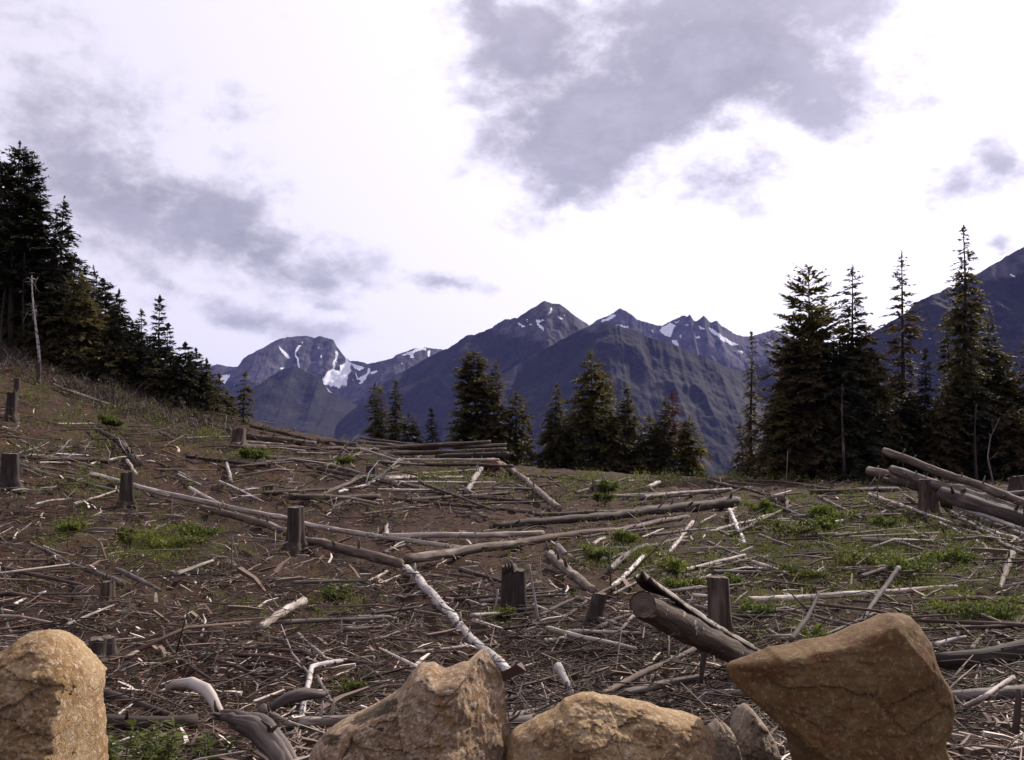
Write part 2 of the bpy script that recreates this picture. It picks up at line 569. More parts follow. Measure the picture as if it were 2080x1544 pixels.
# ------------------------------------------------------------------ terrain heights
GX = np.array([-90, -60, -40, -30, -23, -18, -13, -10, -7, -4, 0, 8, 16, 25, 40, 60, 90], float)
GY = np.array([-60, 3, 5.2, 8.5, 14, 20, 24, 30, 40, 46, 52, 58, 70, 95, 150], float)
GZ = np.array([
    [.6] * 17,
    [.6] * 17,
    [.62, .62, .62, .6, .6, .6, .58, .55, .52, .5, .5, .5, .5, .5, .55, .6, .6],
    [5, 3.6, 2.2, 1.6, 1.1, .8, .5, .3, .12, .05, 0, 0, .05, .2, .4, .6, .8],
    [8, 6, 4, 3, 2.2, 1.5, .8, .5, .25, .08, 0, 0, .1, .3, .5, .8, 1],
    [13, 9, 6.5, 5.2, 4, 2.6, 1.4, .8, .3, .05, 0, 0, .15, .4, .6, .8, 1],
    [15, 10, 7, 5.6, 4.3, 2.8, 1.5, .85, .4, .15, .02, 0, .12, .35, .6, .8, 1],
    [16, 11, 7.5, 6, 4.6, 3.0, 1.7, 1.2, .75, .4, .1, .02, .1, .3, .6, .8, 1],
    [18, 12.5, 9, 7, 5.6, 3.9, 2.5, 2.05, 1.6, 1.1, .55, .22, .16, .25, .5, .7, 1],
    [19, 13.5, 10, 8, 6.5, 4.5, 3.0, 2.5, 2.0, 1.45, .85, .38, .2, .25, .4, .6, 1],
    [20, 14, 10.5, 8.5, 6.9, 4.7, 3.0, 2.4, 1.9, 1.4, .9, .4, .15, .2, .3, .4, .6],
    [20, 14, 10.5, 8.5, 6.5, 4.0, 2.1, 1.5, .9, .6, .3, 0, -.4, -.5, -.4, -.4, -.4],
    [17, 12, 9, 7, 5, 2.5, 0, -1, -2, -2, -2, -2.2, -2.6, -3, -3, -3, -3],
    [4, 1, -1, -2, -3, -6, -9, -10, -10, -10, -10, -10, -11, -12, -12, -12, -12],
    [-25] * 17], float)
ST = 0.5
FX = np.arange(-90, 90.01, ST); FY = np.arange(-60, 150.01, ST)


def _resample():
    tmp = np.array([np.interp(FX, GX, row) for row in GZ])
    g = np.array([np.interp(FY, GY, tmp[:, i]) for i in range(len(FX))]).T
    for rad in (2, 2, 2):
        for ax in (0, 1):
            k = np.ones(2 * rad + 1) / (2 * rad + 1)
            pad = [(rad, rad) if a == ax else (0, 0) for a in (0, 1)]
            gp = np.pad(g, pad, mode='edge')
            g = np.apply_along_axis(lambda v: np.convolve(v, k, 'valid'), ax, gp)
    return g


GF = _resample()


def base_h(x, y):
    x = np.clip(np.asarray(x, float), -89.9, 89.9); y = np.clip(np.asarray(y, float), -59.9, 149.9)
    i = (x + 90) / ST; j = (y + 60) / ST
    i0 = np.floor(i).astype(int); j0 = np.floor(j).astype(int)
    fi, fj = i - i0, j - j0
    return (GF[j0, i0] * (1 - fi) * (1 - fj) + GF[j0, i0 + 1] * fi * (1 - fj) + GF[j0 + 1, i0] * (1 - fi) * fj + GF[j0 + 1, i0 + 1] * fi * fj)


def H(x, y):
    x = np.asarray(x, float); y = np.asarray(y, float)
    return base_h(x, y) + .10 * fbm(x * .45, y * .45, oct=2, seed=3) + .035 * vnoise(x * 2.1, y * 2.1, seed=9)


_RY = np.concatenate([np.arange(3.2, 20, .05), np.arange(20, 64, .12)])


def ground(px, py):
    """where the line of sight through a photo pixel meets the clearing"""
    dx, dz = ray(px, py)
    z = EYE[2] + dz * _RY
    h = H(dx * _RY, _RY)
    k = np.nonzero(z <= h)[0]
    if len(k) == 0:
        y = 53.0
    else:
        i = k[0]
        if i == 0: y = _RY[0]
        else:
            a = (z - h)[i - 1]; b = (h - z)[i]
            y = _RY[i - 1] + (_RY[i] - _RY[i - 1]) * a / (a + b + 1e-9)
    return np.array([dx * y, y, float(H(dx * y, y))])


def ground_many(px, py, ymin=4.6):
    dx, dz = ray(px, py)
    y0 = np.full(len(dx), np.nan)
    alive = np.ones(len(dx), bool)
    prev = ymin
    for y in np.concatenate([np.arange(ymin, 20, .1), np.arange(20, 60, .25)]):
        hit = np.nonzero(alive)[0]
        k = hit[EYE[2] + dz[hit] * y <= H(dx[hit] * y, np.full(len(hit), y))]
        y0[k] = (y + prev) / 2; alive[k] = False
        prev = y
    ok = ~np.isnan(y0)
    y = y0[ok]; x = dx[ok] * y
    return np.stack([x, y, H(x, y)], -1), ok


def at(px, py, d):
    dx, dz = ray(px, py)
    return np.array([float(dx) * d, d, EYE[2] + float(dz) * d])


# green patches of the clearing: photo pixel ellipses surveyed onto the ground
GREEN = [(1740, 1120, 240, 85, 1.0), (1640, 1080, 120, 60, .8), (1930, 1180, 120, 50, .8), (1560, 1040, 60, 30, .7), (1400, 1160, 130, 45, .8),
         (1250, 1130, 130, 25, .9), (1560, 1250, 90, 45, .9), (1960, 1250, 110, 60, .9), (1700, 1020, 160, 25, .6), (1230, 1000, 110, 22, .7),
         (1300, 975, 330, 8, .9), (340, 1110, 110, 45, .9), (140, 1080, 60, 35, .7), (210, 980, 90, 30, .5), (70, 800, 130, 45, .4),
         (250, 850, 230, 50, .42), (420, 880, 60, 40, .6), (510, 928, 60, 14, .8), (880, 975, 70, 14, .8), (820, 945, 130, 10, .6),
         (680, 1215, 60, 35, .6), (290, 1500, 90, 45, .9), (720, 1400, 60, 30, .5), (1010, 1255, 40, 25, .6), (480, 1230, 70, 35, .3), (1150, 1290, 40, 20, .3),
         (1660, 1310, 60, 25, .7), (1450, 1090, 60, 30, .5), (1990, 1330, 90, 50, .6), (150, 900, 120, 30, .5), (600, 1260, 90, 30, .25)]


def green_at(px, py):
    g = np.zeros(np.shape(px))
    for cx, cy, rx, ry, w in GREEN:
        q = ((px - cx) / rx) ** 2 + ((py - cy) / ry) ** 2
        g = np.maximum(g, w * np.exp(-q * .9))
    return g


def build_ground():
    rs = [0.0, .8, 1.6, 2.4]
    while rs[-1] < 175: rs.append(rs[-1] * 1.0125)
    rs = np.array(rs[1:])
    th = np.concatenate([np.linspace(-math.pi, -.75, 40, endpoint=False), np.linspace(-.75, .75, 400, endpoint=False), np.linspace(.75, math.pi, 40, endpoint=False)])
    R_, T_ = np.meshgrid(rs, th, indexing='ij')
    x, y = R_ * np.sin(T_), R_ * np.cos(T_)
    z = H(x, y)
    near = np.clip((R_ - 4) / 3, 0, 1) * np.clip(1 - (R_ - 50) / 30, .2, 1)
    z = z + near * (.17 * fbm(x * 2.4, y * 2.4, oct=4, seed=21, gain=.6) - .115 + .05 * np.maximum(0, fbm(x * 1.1, y * 1.1, oct=2, seed=77)))
    far = np.clip((R_ - 80) / 60, 0, 1)
    z = z * (1 - far) + far * np.where(y > 0, -25 - (R_ - 140) * .2, z)
    px, py = pix(x, np.maximum(y, .5), z)
    g = np.where(y > 2, green_at(px, py), 0)
    nr, nt_ = R_.shape
    idx = np.arange(nr * nt_).reshape(nr, nt_)
    a = idx[:-1]; b = idx[1:]
    quads = np.stack([a, np.roll(a, -1, 1), np.roll(b, -1, 1), b], -1).reshape(-1, 4)
    verts = np.stack([x, y, z], -1).reshape(-1, 3)
    c = len(verts)
    verts = np.vstack([verts, [[0, 0, .6]]])
    tri = np.stack([np.full(nt_, c), np.roll(idx[0], -1), idx[0]], -1)
    me = raw_mesh('ground', verts, [quads, tri], attrs={'green': np.append(g.ravel(), 0)})
    tag(link('ground', me, MAT['ground']), kind='structure')


build_ground()


def build_valley():
    rs = [120.0]
    while rs[-1] < 14000: rs.append(rs[-1] * 1.06)
    rs = np.array(rs)
    th = np.linspace(-math.pi, math.pi, 160, endpoint=False)
    R_, T_ = np.meshgrid(rs, th, indexing='ij')
    x, y = R_ * np.sin(T_), R_ * np.cos(T_)
    drop = np.clip((R_ - 120) / 1400, 0, 1)
    z = -24 - 226 * (1 - (1 - drop) ** 2) + np.clip(R_ / 800, 0, 1) * 30 * fbm(x / 500, y / 500, oct=4, seed=5)
    n, k = R_.shape
    idx = np.arange(n * k).reshape(n, k)
    a = idx[:-1]; b = idx[1:]
    quads = np.stack([a, np.roll(a, -1, 1), np.roll(b, -1, 1), b], -1).reshape(-1, 4)
    v = np.stack([x, y, z], -1).reshape(-1, 3)
    zero = np.zeros(len(v))
    me = raw_mesh('valley_terrain', v, quads, attrs={'rock': zero, 'snow': zero})
    tag(link('valley_terrain', me, MAT['mountain']), kind='structure')


build_valley()


def z2(o, s, pts): return [(o[0] + x / s, o[1] + y / s) for x, y in pts]


RA = ((400, 580), 3.467); RC = ((880, 580), 2.889); RE = ((1460, 440), 2.757)


def mountain(sky, dist, run, snow, rock_line, seed, n=420, m=110, spur=1.0, back=.8, jag=1.0, fade=0):
    """a range surveyed along its skyline: front slope, crest and back slope as one terrain mesh"""
    sky = np.array(sky, float)
    px = np.linspace(sky[0, 0], sky[-1, 0], n)
    py = np.interp(px, sky[:, 0], sky[:, 1])
    py = py + jag * (1.3 * fbm(px / 9, px * 0, oct=3, seed=seed) + .6 * vnoise(px / 2.2, px * 0, seed=seed + 3))
    D = dist * (1 + .05 * fbm(px / 160, px * 0, oct=3, seed=seed + 1))
    dx, dz = ray(px, py)
    X, Y, Z = dx * D, D, EYE[2] + dz * D
    t = np.concatenate([-np.linspace(1, 0.02, 24) ** 1.4 * back, np.linspace(0, 1, m) ** 1.35])
    T = t[:, None]
    zb = -260.0
    hgt = (Z - zb)[None, :]
    run_m = run * dist
    At = np.abs(T)
    prof = (1 - At) ** 1.12
    yy = Y[None, :] - T * run_m
    xx = X[None, :] * (1 - T * run_m / Y[None, :] * .35)
    zz = zb + hgt * prof
    wl = dist * .05
    env = np.clip(At * 7, 0, 1) * (1 - At * .5)
    zz = zz + spur * env * hgt * (.095 * fbm(xx / wl, yy / wl * .5, oct=4, seed=seed + 5, ridge=True, gain=.42) - .07)
    zz = zz + spur * np.clip(At * 14, 0, 1) * hgt * .016 * fbm(xx / wl * 6, yy / wl * 5, oct=4, seed=seed + 8, gain=.6)
    ppx, ppy = pix(xx, yy, zz)
    front = (T >= -.02)
    qx = ppx + 3 * fbm(ppx / 9, ppy / 9, oct=3, seed=seed + 11)
    qy = ppy + 3 * fbm(ppx / 9, ppy / 9, oct=3, seed=seed + 12)
    sn = np.zeros_like(ppx)
    for poly in snow:
        sn = np.maximum(sn, inside(qx, qy, poly) * 1.0)
    sn = sn * front
    rl = np.interp(ppx, [p[0] for p in rock_line], [p[1] for p in rock_line])
    rk = np.clip(.5 + (rl - ppy) / 46, 0, 1)
    a_, b_ = xx.shape
    idx = np.arange(a_ * b_).reshape(a_, b_)
    quads = np.stack([idx[:-1, :-1], idx[1:, :-1], idx[1:, 1:], idx[:-1, 1:]], -1).reshape(-1, 4)
    me = raw_mesh('mountain', np.stack([xx, yy, zz], -1).reshape(-1, 3), quads, attrs={'rock': rk.ravel(), 'snow': sn.ravel()})
    o = tag(link('mountain', me, MAT['mountain']), kind='structure')
    return o


def zA(*p): return z2(*RA, p)
def zC(*p): return z2(*RC, p)


# the blocky massif with the snowfield
mountain([(180, 800), (260, 772), (330, 758), (380, 752), (417, 745), (429, 744), (440, 739), (458, 744), (482, 746), (495, 727), (524, 711), (538, 704), (566, 688), (579, 686), (608, 683), (622, 682),
          (639, 687), (651, 683), (677, 690), (684, 704), (700, 724), (711, 733), (729, 734), (746, 739), (775, 733), (798, 727), (804, 721), (818, 716), (844, 708), (864, 706), (876, 707),
          (896, 710), (930, 722), (1000, 750), (1080, 780)], 7000, .26,
         [zA((575, 430), (603, 448), (660, 512), (632, 515), (598, 475)), zA((722, 420), (735, 428), (705, 465), (700, 480), (716, 520), (729, 575), (712, 580), (700, 520), (687, 465)),
          zA((982, 455), (996, 465), (970, 580), (952, 588), (968, 520)),
          zA((1040, 505), (1085, 545), (1085, 600), (1058, 625), (1058, 690), (1010, 720), (950, 708), (888, 695), (882, 655), (930, 598), (955, 588), (1000, 600), (1008, 560), (1048, 545)),
          zA((903, 722), (922, 728), (955, 770), (930, 770)), zA((1080, 545), (1180, 575), (1145, 595), (1108, 580)),
          zA((1115, 615), (1138, 650), (1190, 620), (1213, 585), (1225, 595), (1185, 665), (1150, 700), (1135, 690), (1160, 662), (1125, 658)), zA((1215, 608), (1262, 595), (1270, 607), (1225, 624)),
          zA((1440, 486), (1550, 450), (1612, 438), (1614, 450), (1545, 470), (1462, 494)), zA((1512, 478), (1533, 478), (1527, 515), (1503, 512)), zA((1628, 460), (1645, 460), (1642, 505), (1626, 502)),
          zA((160, 640), (238, 622), (203, 693), (168, 682)), zA((855, 500), (878, 496), (872, 510)), zA((590, 578), (625, 572), (622, 585), (598, 588)), zA((1435, 555), (1450, 550), (1448, 565)),
          zA((850, 432), (862, 434), (855, 442)), zA((735, 395), (748, 400), (740, 410)), zA((1090, 655), (1100, 650), (1098, 668))],
         [(180, 800), (480, 770), (620, 800), (700, 840), (800, 760), (900, 745), (1080, 800)], 11, n=520, m=150, spur=1.1)
# the wooded peak standing before it
mountain([(250, 900), (380, 862), (470, 838), (498, 799), (515, 788), (544, 768), (570, 753), (585, 747), (599, 743), (619, 753), (648, 767), (657, 779), (668, 796), (688, 804), (717, 820), (760, 842), (860, 900)],
         5200, .3, [], [(250, 650), (860, 650)], 23, n=300, m=90, spur=.7, jag=.8)
# far jagged peaks with snow gullies
mountain([(1080, 700), (1150, 680), (1197, 661), (1212, 651), (1230, 644), (1247, 635), (1259, 626), (1271, 632), (1285, 641), (1295, 651), (1313, 654), (1330, 660), (1344, 661), (1361, 653), (1378, 646), (1389, 640),
          (1396, 643), (1401, 638), (1410, 652), (1417, 651), (1429, 641), (1441, 653), (1446, 655), (1455, 650), (1465, 661), (1475, 667), (1489, 677), (1510, 684), (1527, 682), (1548, 677), (1569, 670),
          (1583, 673), (1593, 677), (1640, 700), (1720, 730), (1820, 760)], 7600, .24,
         [zC((962, 224), (1018, 190), (1066, 166), (1064, 185), (1017, 208)), zC((1060, 226), (1142, 238), (1140, 248), (1100, 247)),
          zC((1326, 265), (1345, 245), (1395, 222), (1418, 238), (1402, 262), (1395, 303), (1350, 288)), zC((1400, 313), (1424, 320), (1448, 366), (1428, 362), (1403, 335)),
          zC((1606, 243), (1640, 253), (1702, 298), (1805, 357), (1770, 354), (1698, 327), (1636, 282)), zC((1555, 235), (1602, 255), (1570, 263)), zC((1538, 295), (1575, 303), (1550, 309)),
          zC((1788, 378), (1823, 383), (1812, 399)), zC((1982, 330), (2017, 310), (2012, 322)), zC((1480, 235), (1503, 228), (1500, 236)), zC((1440, 300), (1460, 285), (1455, 305)),
          zC((1410, 215), (1440, 205), (1432, 216)), zC((1280, 255), (1295, 268), (1288, 275)), zC((1960, 340), (1978, 340), (1970, 348))],
         [(1080, 720), (1300, 720), (1400, 735), (1500, 745), (1700, 740), (1820, 760)], 37, n=520, m=120, spur=1.1)
# the big wooded mountain in the middle
mountain([(560, 960), (610, 915), (651, 886), (688, 857), (729, 822), (763, 793), (789, 773), (827, 750), (873, 724), (902, 711), (911, 708), (925, 698), (946, 682), (966, 679), (994, 668), (1025, 649), (1050, 646),
          (1084, 625), (1105, 611), (1119, 616), (1136, 618), (1157, 632), (1174, 646), (1188, 654), (1197, 661), (1230, 690), (1300, 745), (1400, 820)], 5000, .3,
         [zC((488, 218), (545, 235), (532, 245), (498, 232)), zC((602, 205), (655, 195), (654, 207), (624, 213), (617, 230), (645, 245), (643, 264), (618, 252), (606, 225)),
          zC((684, 132), (697, 133), (692, 167), (677, 174)), zC((733, 188), (757, 188), (746, 198)), zC((545, 200), (556, 198), (552, 210)), zC((555, 225), (575, 228), (570, 235)), zC((770, 175), (778, 172), (776, 185))],
         [(560, 600), (900, 640), (1000, 672), (1050, 690), (1120, 700), (1200, 700), (1400, 700)], 51, n=460, m=140, spur=1.0, jag=1.2)
# its nearer shoulder running down to the saddle
mountain([(900, 860), (980, 790), (1060, 735), (1130, 696), (1175, 672), (1197, 662), (1212, 656), (1226, 654), (1247, 658), (1268, 665), (1295, 672), (1316, 686), (1347, 694), (1371, 701), (1399, 714), (1434, 725),
          (1468, 742), (1503, 754), (1538, 742), (1583, 744), (1640, 752), (1720, 770), (1900, 800)], 4200, .3, [],
         [(900, 600), (1100, 650), (1180, 672), (1240, 672), (1330, 660), (1900, 600)], 67, n=420, m=120, spur=.8, jag=1.3)
# the steep mountain on the right
mountain([(1600, 800), (1700, 730), (1761, 684), (1779, 671), (1815, 650), (1841, 636), (1859, 614), (1881, 605), (1910, 592), (1928, 582), (1935, 585), (1950, 579), (1975, 563), (2019, 536), (2055, 514), (2077, 504),
          (2130, 482), (2220, 450), (2320, 470), (2480, 520), (2700, 640)], 3600, .34,
         [z2(*RE, [(1636, 324), (1655, 324), (1675, 336), (1658, 338)])], [(1600, 640), (1900, 596), (2080, 560), (2700, 560)], 83, n=460, m=130, spur=1.0, jag=1.2)
# the ridge that carries the left hill away from the clearing
HAZE_TOP = 950.0


def build_haze():
    x0, x1, y0, y1, z0, z1 = -15000, 15000, -15000, 15000, -420, HAZE_TOP
    v = [(x, y, z) for z in (z0, z1) for x, y in ((x0, y0), (x1, y0), (x1, y1), (x0, y1))]
    f = [(3, 2, 1, 0), (4, 5, 6, 7), (0, 1, 5, 4), (1, 2, 6, 5), (2, 3, 7, 6), (3, 0, 4, 7)]
    me = raw_mesh('haze', v, np.array(f), smooth=False)
    m = bpy.data.materials.new('mountain_air')
    m.use_nodes = True
    m.node_tree.nodes.clear()
    o = m.node_tree.nodes.new('ShaderNodeOutputMaterial')
    p = m.node_tree.nodes.new('ShaderNodeVolumePrincipled')
    p.inputs['Color'].default_value = (.29, .33, .98, 1)
    p.inputs['Density'].default_value = HAZE_DENSITY
    p.inputs['Anisotropy'].default_value = 0.0
    m.node_tree.links.new(p.outputs[0], o.inputs['Volume'])
    m.cycles.homogeneous_volume = True
    tag(link('haze', me, m), kind='stuff')


HAZE_DENSITY = 2.0e-5
build_haze()

# ------------------------------------------------------------------ logs, branches, stumps
def frame(d):
    d = d / np.linalg.norm(d)
    up = np.array([0, 0, 1.0]) if abs(d[2]) < .9 else np.array([1.0, 0, 0])
    a = np.cross(d, up); a /= np.linalg.norm(a)
    b = np.cross(a, d)
    return a, b


def tube(path, radii, sides=9, rough=.06, seed=0, tips=True, cap=True):
    """tube mesh arrays along a path: verts, quads, tris, axc, cap flag per face"""
    path = np.asarray(path, float); radii = np.asarray(radii, float)
    n = len(path)
    seg = np.linalg.norm(np.diff(path, axis=0), axis=1)
    u = np.concatenate([[0], np.cumsum(seg)])
    V, AX = [], []
    th = np.arange(sides) / sides * 2 * math.pi
    a = b = None
    for i in range(n):
        d = path[min(i + 1, n - 1)] - path[max(i - 1, 0)]
        na, nb = frame(d)
        if a is not None:                   # keep the frame from flipping
            na = a - d * (a @ d) / (d @ d); na /= np.linalg.norm(na)
            nb = np.cross(na, d / np.linalg.norm(d))
        a, b = na, nb
        k = 1 + rough * fbm(np.cos(th) * 1.3 + u[i] * 1.5 / max(radii.mean() * 8, .3), np.sin(th) * 1.3, np.full(sides, seed * 3.1 + u[i] * .7), oct=3, seed=seed, gain=.7)
        r = radii[i] * k
        V.append(path[i] + np.outer(np.cos(th) * r, a) + np.outer(np.sin(th) * r, b))
        AX.append(np.stack([np.full(sides, u[i]), np.cos(th) * radii[i], np.sin(th) * radii[i]], -1))
    V = np.concatenate(V); AX = np.concatenate(AX)
    idx = np.arange(n * sides).reshape(n, sides)
    q = np.stack([idx[:-1], np.roll(idx[:-1], -1, 1), np.roll(idx[1:], -1, 1), idx[1:]], -1).reshape(-1, 4)
    tri, capf = [], []
    if cap:
        base = len(V)
        V = np.vstack([V, path[0] - (path[1] - path[0]) * .0, path[-1]])
        AX = np.vstack([AX, [[0, 0, 0]], [[u[-1], 0, 0]]])
        t0 = np.stack([np.full(sides, base), np.roll(idx[0], -1), idx[0]], -1)
        t1 = np.stack([np.full(sides, base + 1), idx[-1], np.roll(idx[-1], -1)], -1)
        tri = np.vstack([t0, t1])
    return V, q, tri, AX


def merge(parts):
    V, Q, T, A, MQ, MTi = [], [], [], [], [], []
    off = 0
    for v, q, t, ax, mq, mt in parts:
        V.append(v); A.append(ax)
        if len(q): Q.append(q + off); MQ.append(np.full(len(q), mq))
        if len(t): T.append(np.asarray(t) + off); MTi.append(np.full(len(t), mt))
        off += len(v)
    faces = [np.concatenate(Q)] + ([np.concatenate(T)] if T else [])
    return np.concatenate(V), faces, np.concatenate(A), np.concatenate(MQ + MTi)


def resample(pts, rad, step):
    pts = np.asarray(pts, float); rad = np.asarray(rad, float)
    seg = np.linalg.norm(np.diff(pts, axis=0), axis=1)
    u = np.concatenate([[0], np.cumsum(seg)])
    n = int(np.clip(u[-1] / step, 3, 44)) + 1
    t = np.linspace(0, u[-1], n)
    if len(pts) > 2:                       # smooth the bends
        k = np.linspace(0, u[-1], 80)
        p = np.stack([np.interp(k, u, pts[:, i]) for i in range(3)], -1)
        for _ in range(9):
            p[1:-1] = (p[:-2] + 2 * p[1:-1] + p[2:]) / 4
        P = np.stack([np.interp(t, k, p[:, i]) for i in range(3)], -1)
    else:
        P = np.stack([np.interp(t, u, pts[:, i]) for i in range(3)], -1)
    return P, np.interp(t, u, rad), u[-1]


N_WOOD = [0]


def build_wood(name, pts3, radii, mat, label, cat, group=None, stubs=True, seed=None, follow=True, side_twigs=0, rough=None):
    N_WOOD[0] += 1
    seed = N_WOOD[0] if seed is None else seed
    rg = np.random.default_rng(seed)
    rm = float(np.mean(radii))
    P, R, length = resample(pts3, radii, max(rm * 1.8, .055))
    wob = min(rm * .5, .05) * (1 if name == 'log' else 1.6)
    s = np.linspace(0, 1, len(P))
    for i in (0, 2):
        P[:, i] += wob * np.sin(s * math.pi) * fbm(s * length * .9 + seed * 5.1, s * 0 + i, oct=2, seed=seed)
    if follow:
        P[:, 2] = np.maximum(P[:, 2], H(P[:, 0], P[:, 1]) + R * .45)
    R = R * (1 + .05 * rg.standard_normal(len(R)))
    sides = 12 if rm > .09 else (9 if rm > .03 else 6)
    v, q, t, ax = tube(P, R, sides if rough is None else 20, rough if rough is not None else (.14 if rm > .05 else .16), seed)
    parts = [(v, q, t, ax, 0, 1)]
    if stubs:
        for _ in range(int(np.clip(length / .55, 2, 16))):
            i = rg.integers(1, len(P) - 1) if len(P) > 2 else 0
            d = P[min(i + 1, len(P) - 1)] - P[max(i - 1, 0)]; d /= np.linalg.norm(d)
            a, b = frame(d)
            g = rg.uniform(-.4, math.pi + .4)
            o = a * math.cos(g) + b * math.sin(g) + d * rg.uniform(-.2, .6)
            o /= np.linalg.norm(o)
            l = R[i] * rg.uniform(1.3, 2.2) + rg.uniform(.01, .07)
            r0 = R[i] * rg.uniform(.12, .26) + .002
            sv = tube([P[i] + o * R[i] * .5, P[i] + o * l * .8, P[i] + o * l + np.array([0, 0, .02])], [r0 * 1.3, r0, r0 * .55], 5, .1, seed)
            parts.append((*sv, 0, 1))
    for _ in range(side_twigs):
        i = rg.integers(len(P) // 3, len(P))
        d = P[min(i + 1, len(P) - 1)] - P[max(i - 1, 0)]; d /= np.linalg.norm(d)
        a, b = frame(d)
        g = rg.uniform(0, math.pi)
        o = a * math.cos(g) + b * math.sin(g) + d * .8; o /= np.linalg.norm(o)
        l = length * rg.uniform(.15, .35)
        p1 = P[i] + o * l * .5 + rg.normal(0, .03, 3); p2 = P[i] + o * l + rg.normal(0, .06, 3)
        parts.append((*tube([P[i], p1, p2], [R[i] * .6, R[i] * .45, R[i] * .2], 5, .1, seed), 0, 1))
    V, faces, A, mi = merge(parts)
    o0 = P[0].copy()
    me = raw_mesh(name, V - o0, faces, mat_index=mi, attrs={'axc': A})
    o = link(name, me, [MAT[mat], MAT['cut'] if mat not in ('white', 'pale') else MAT['pale']], loc=o0)
    return tag(o, label, cat, group)


def survey(pts, r0, r1):
    out, rad = [], []
    n = len(pts)
    for i, p in enumerate(pts):
        rp = r0 + (r1 - r0) * i / max(n - 1, 1)
        if len(p) == 3:
            q = at(*p)
        else:
            q = ground(p[0], p[1] + rp * .8)
            rad_m = rp * q[1] / F
            q = q + np.array([0, 0, rad_m * .9 + (.025 if q[1] < 11 else 0)])
        out.append(q); rad.append(max(rp * q[1] / F, .004))
    return np.array(out), np.array(rad)


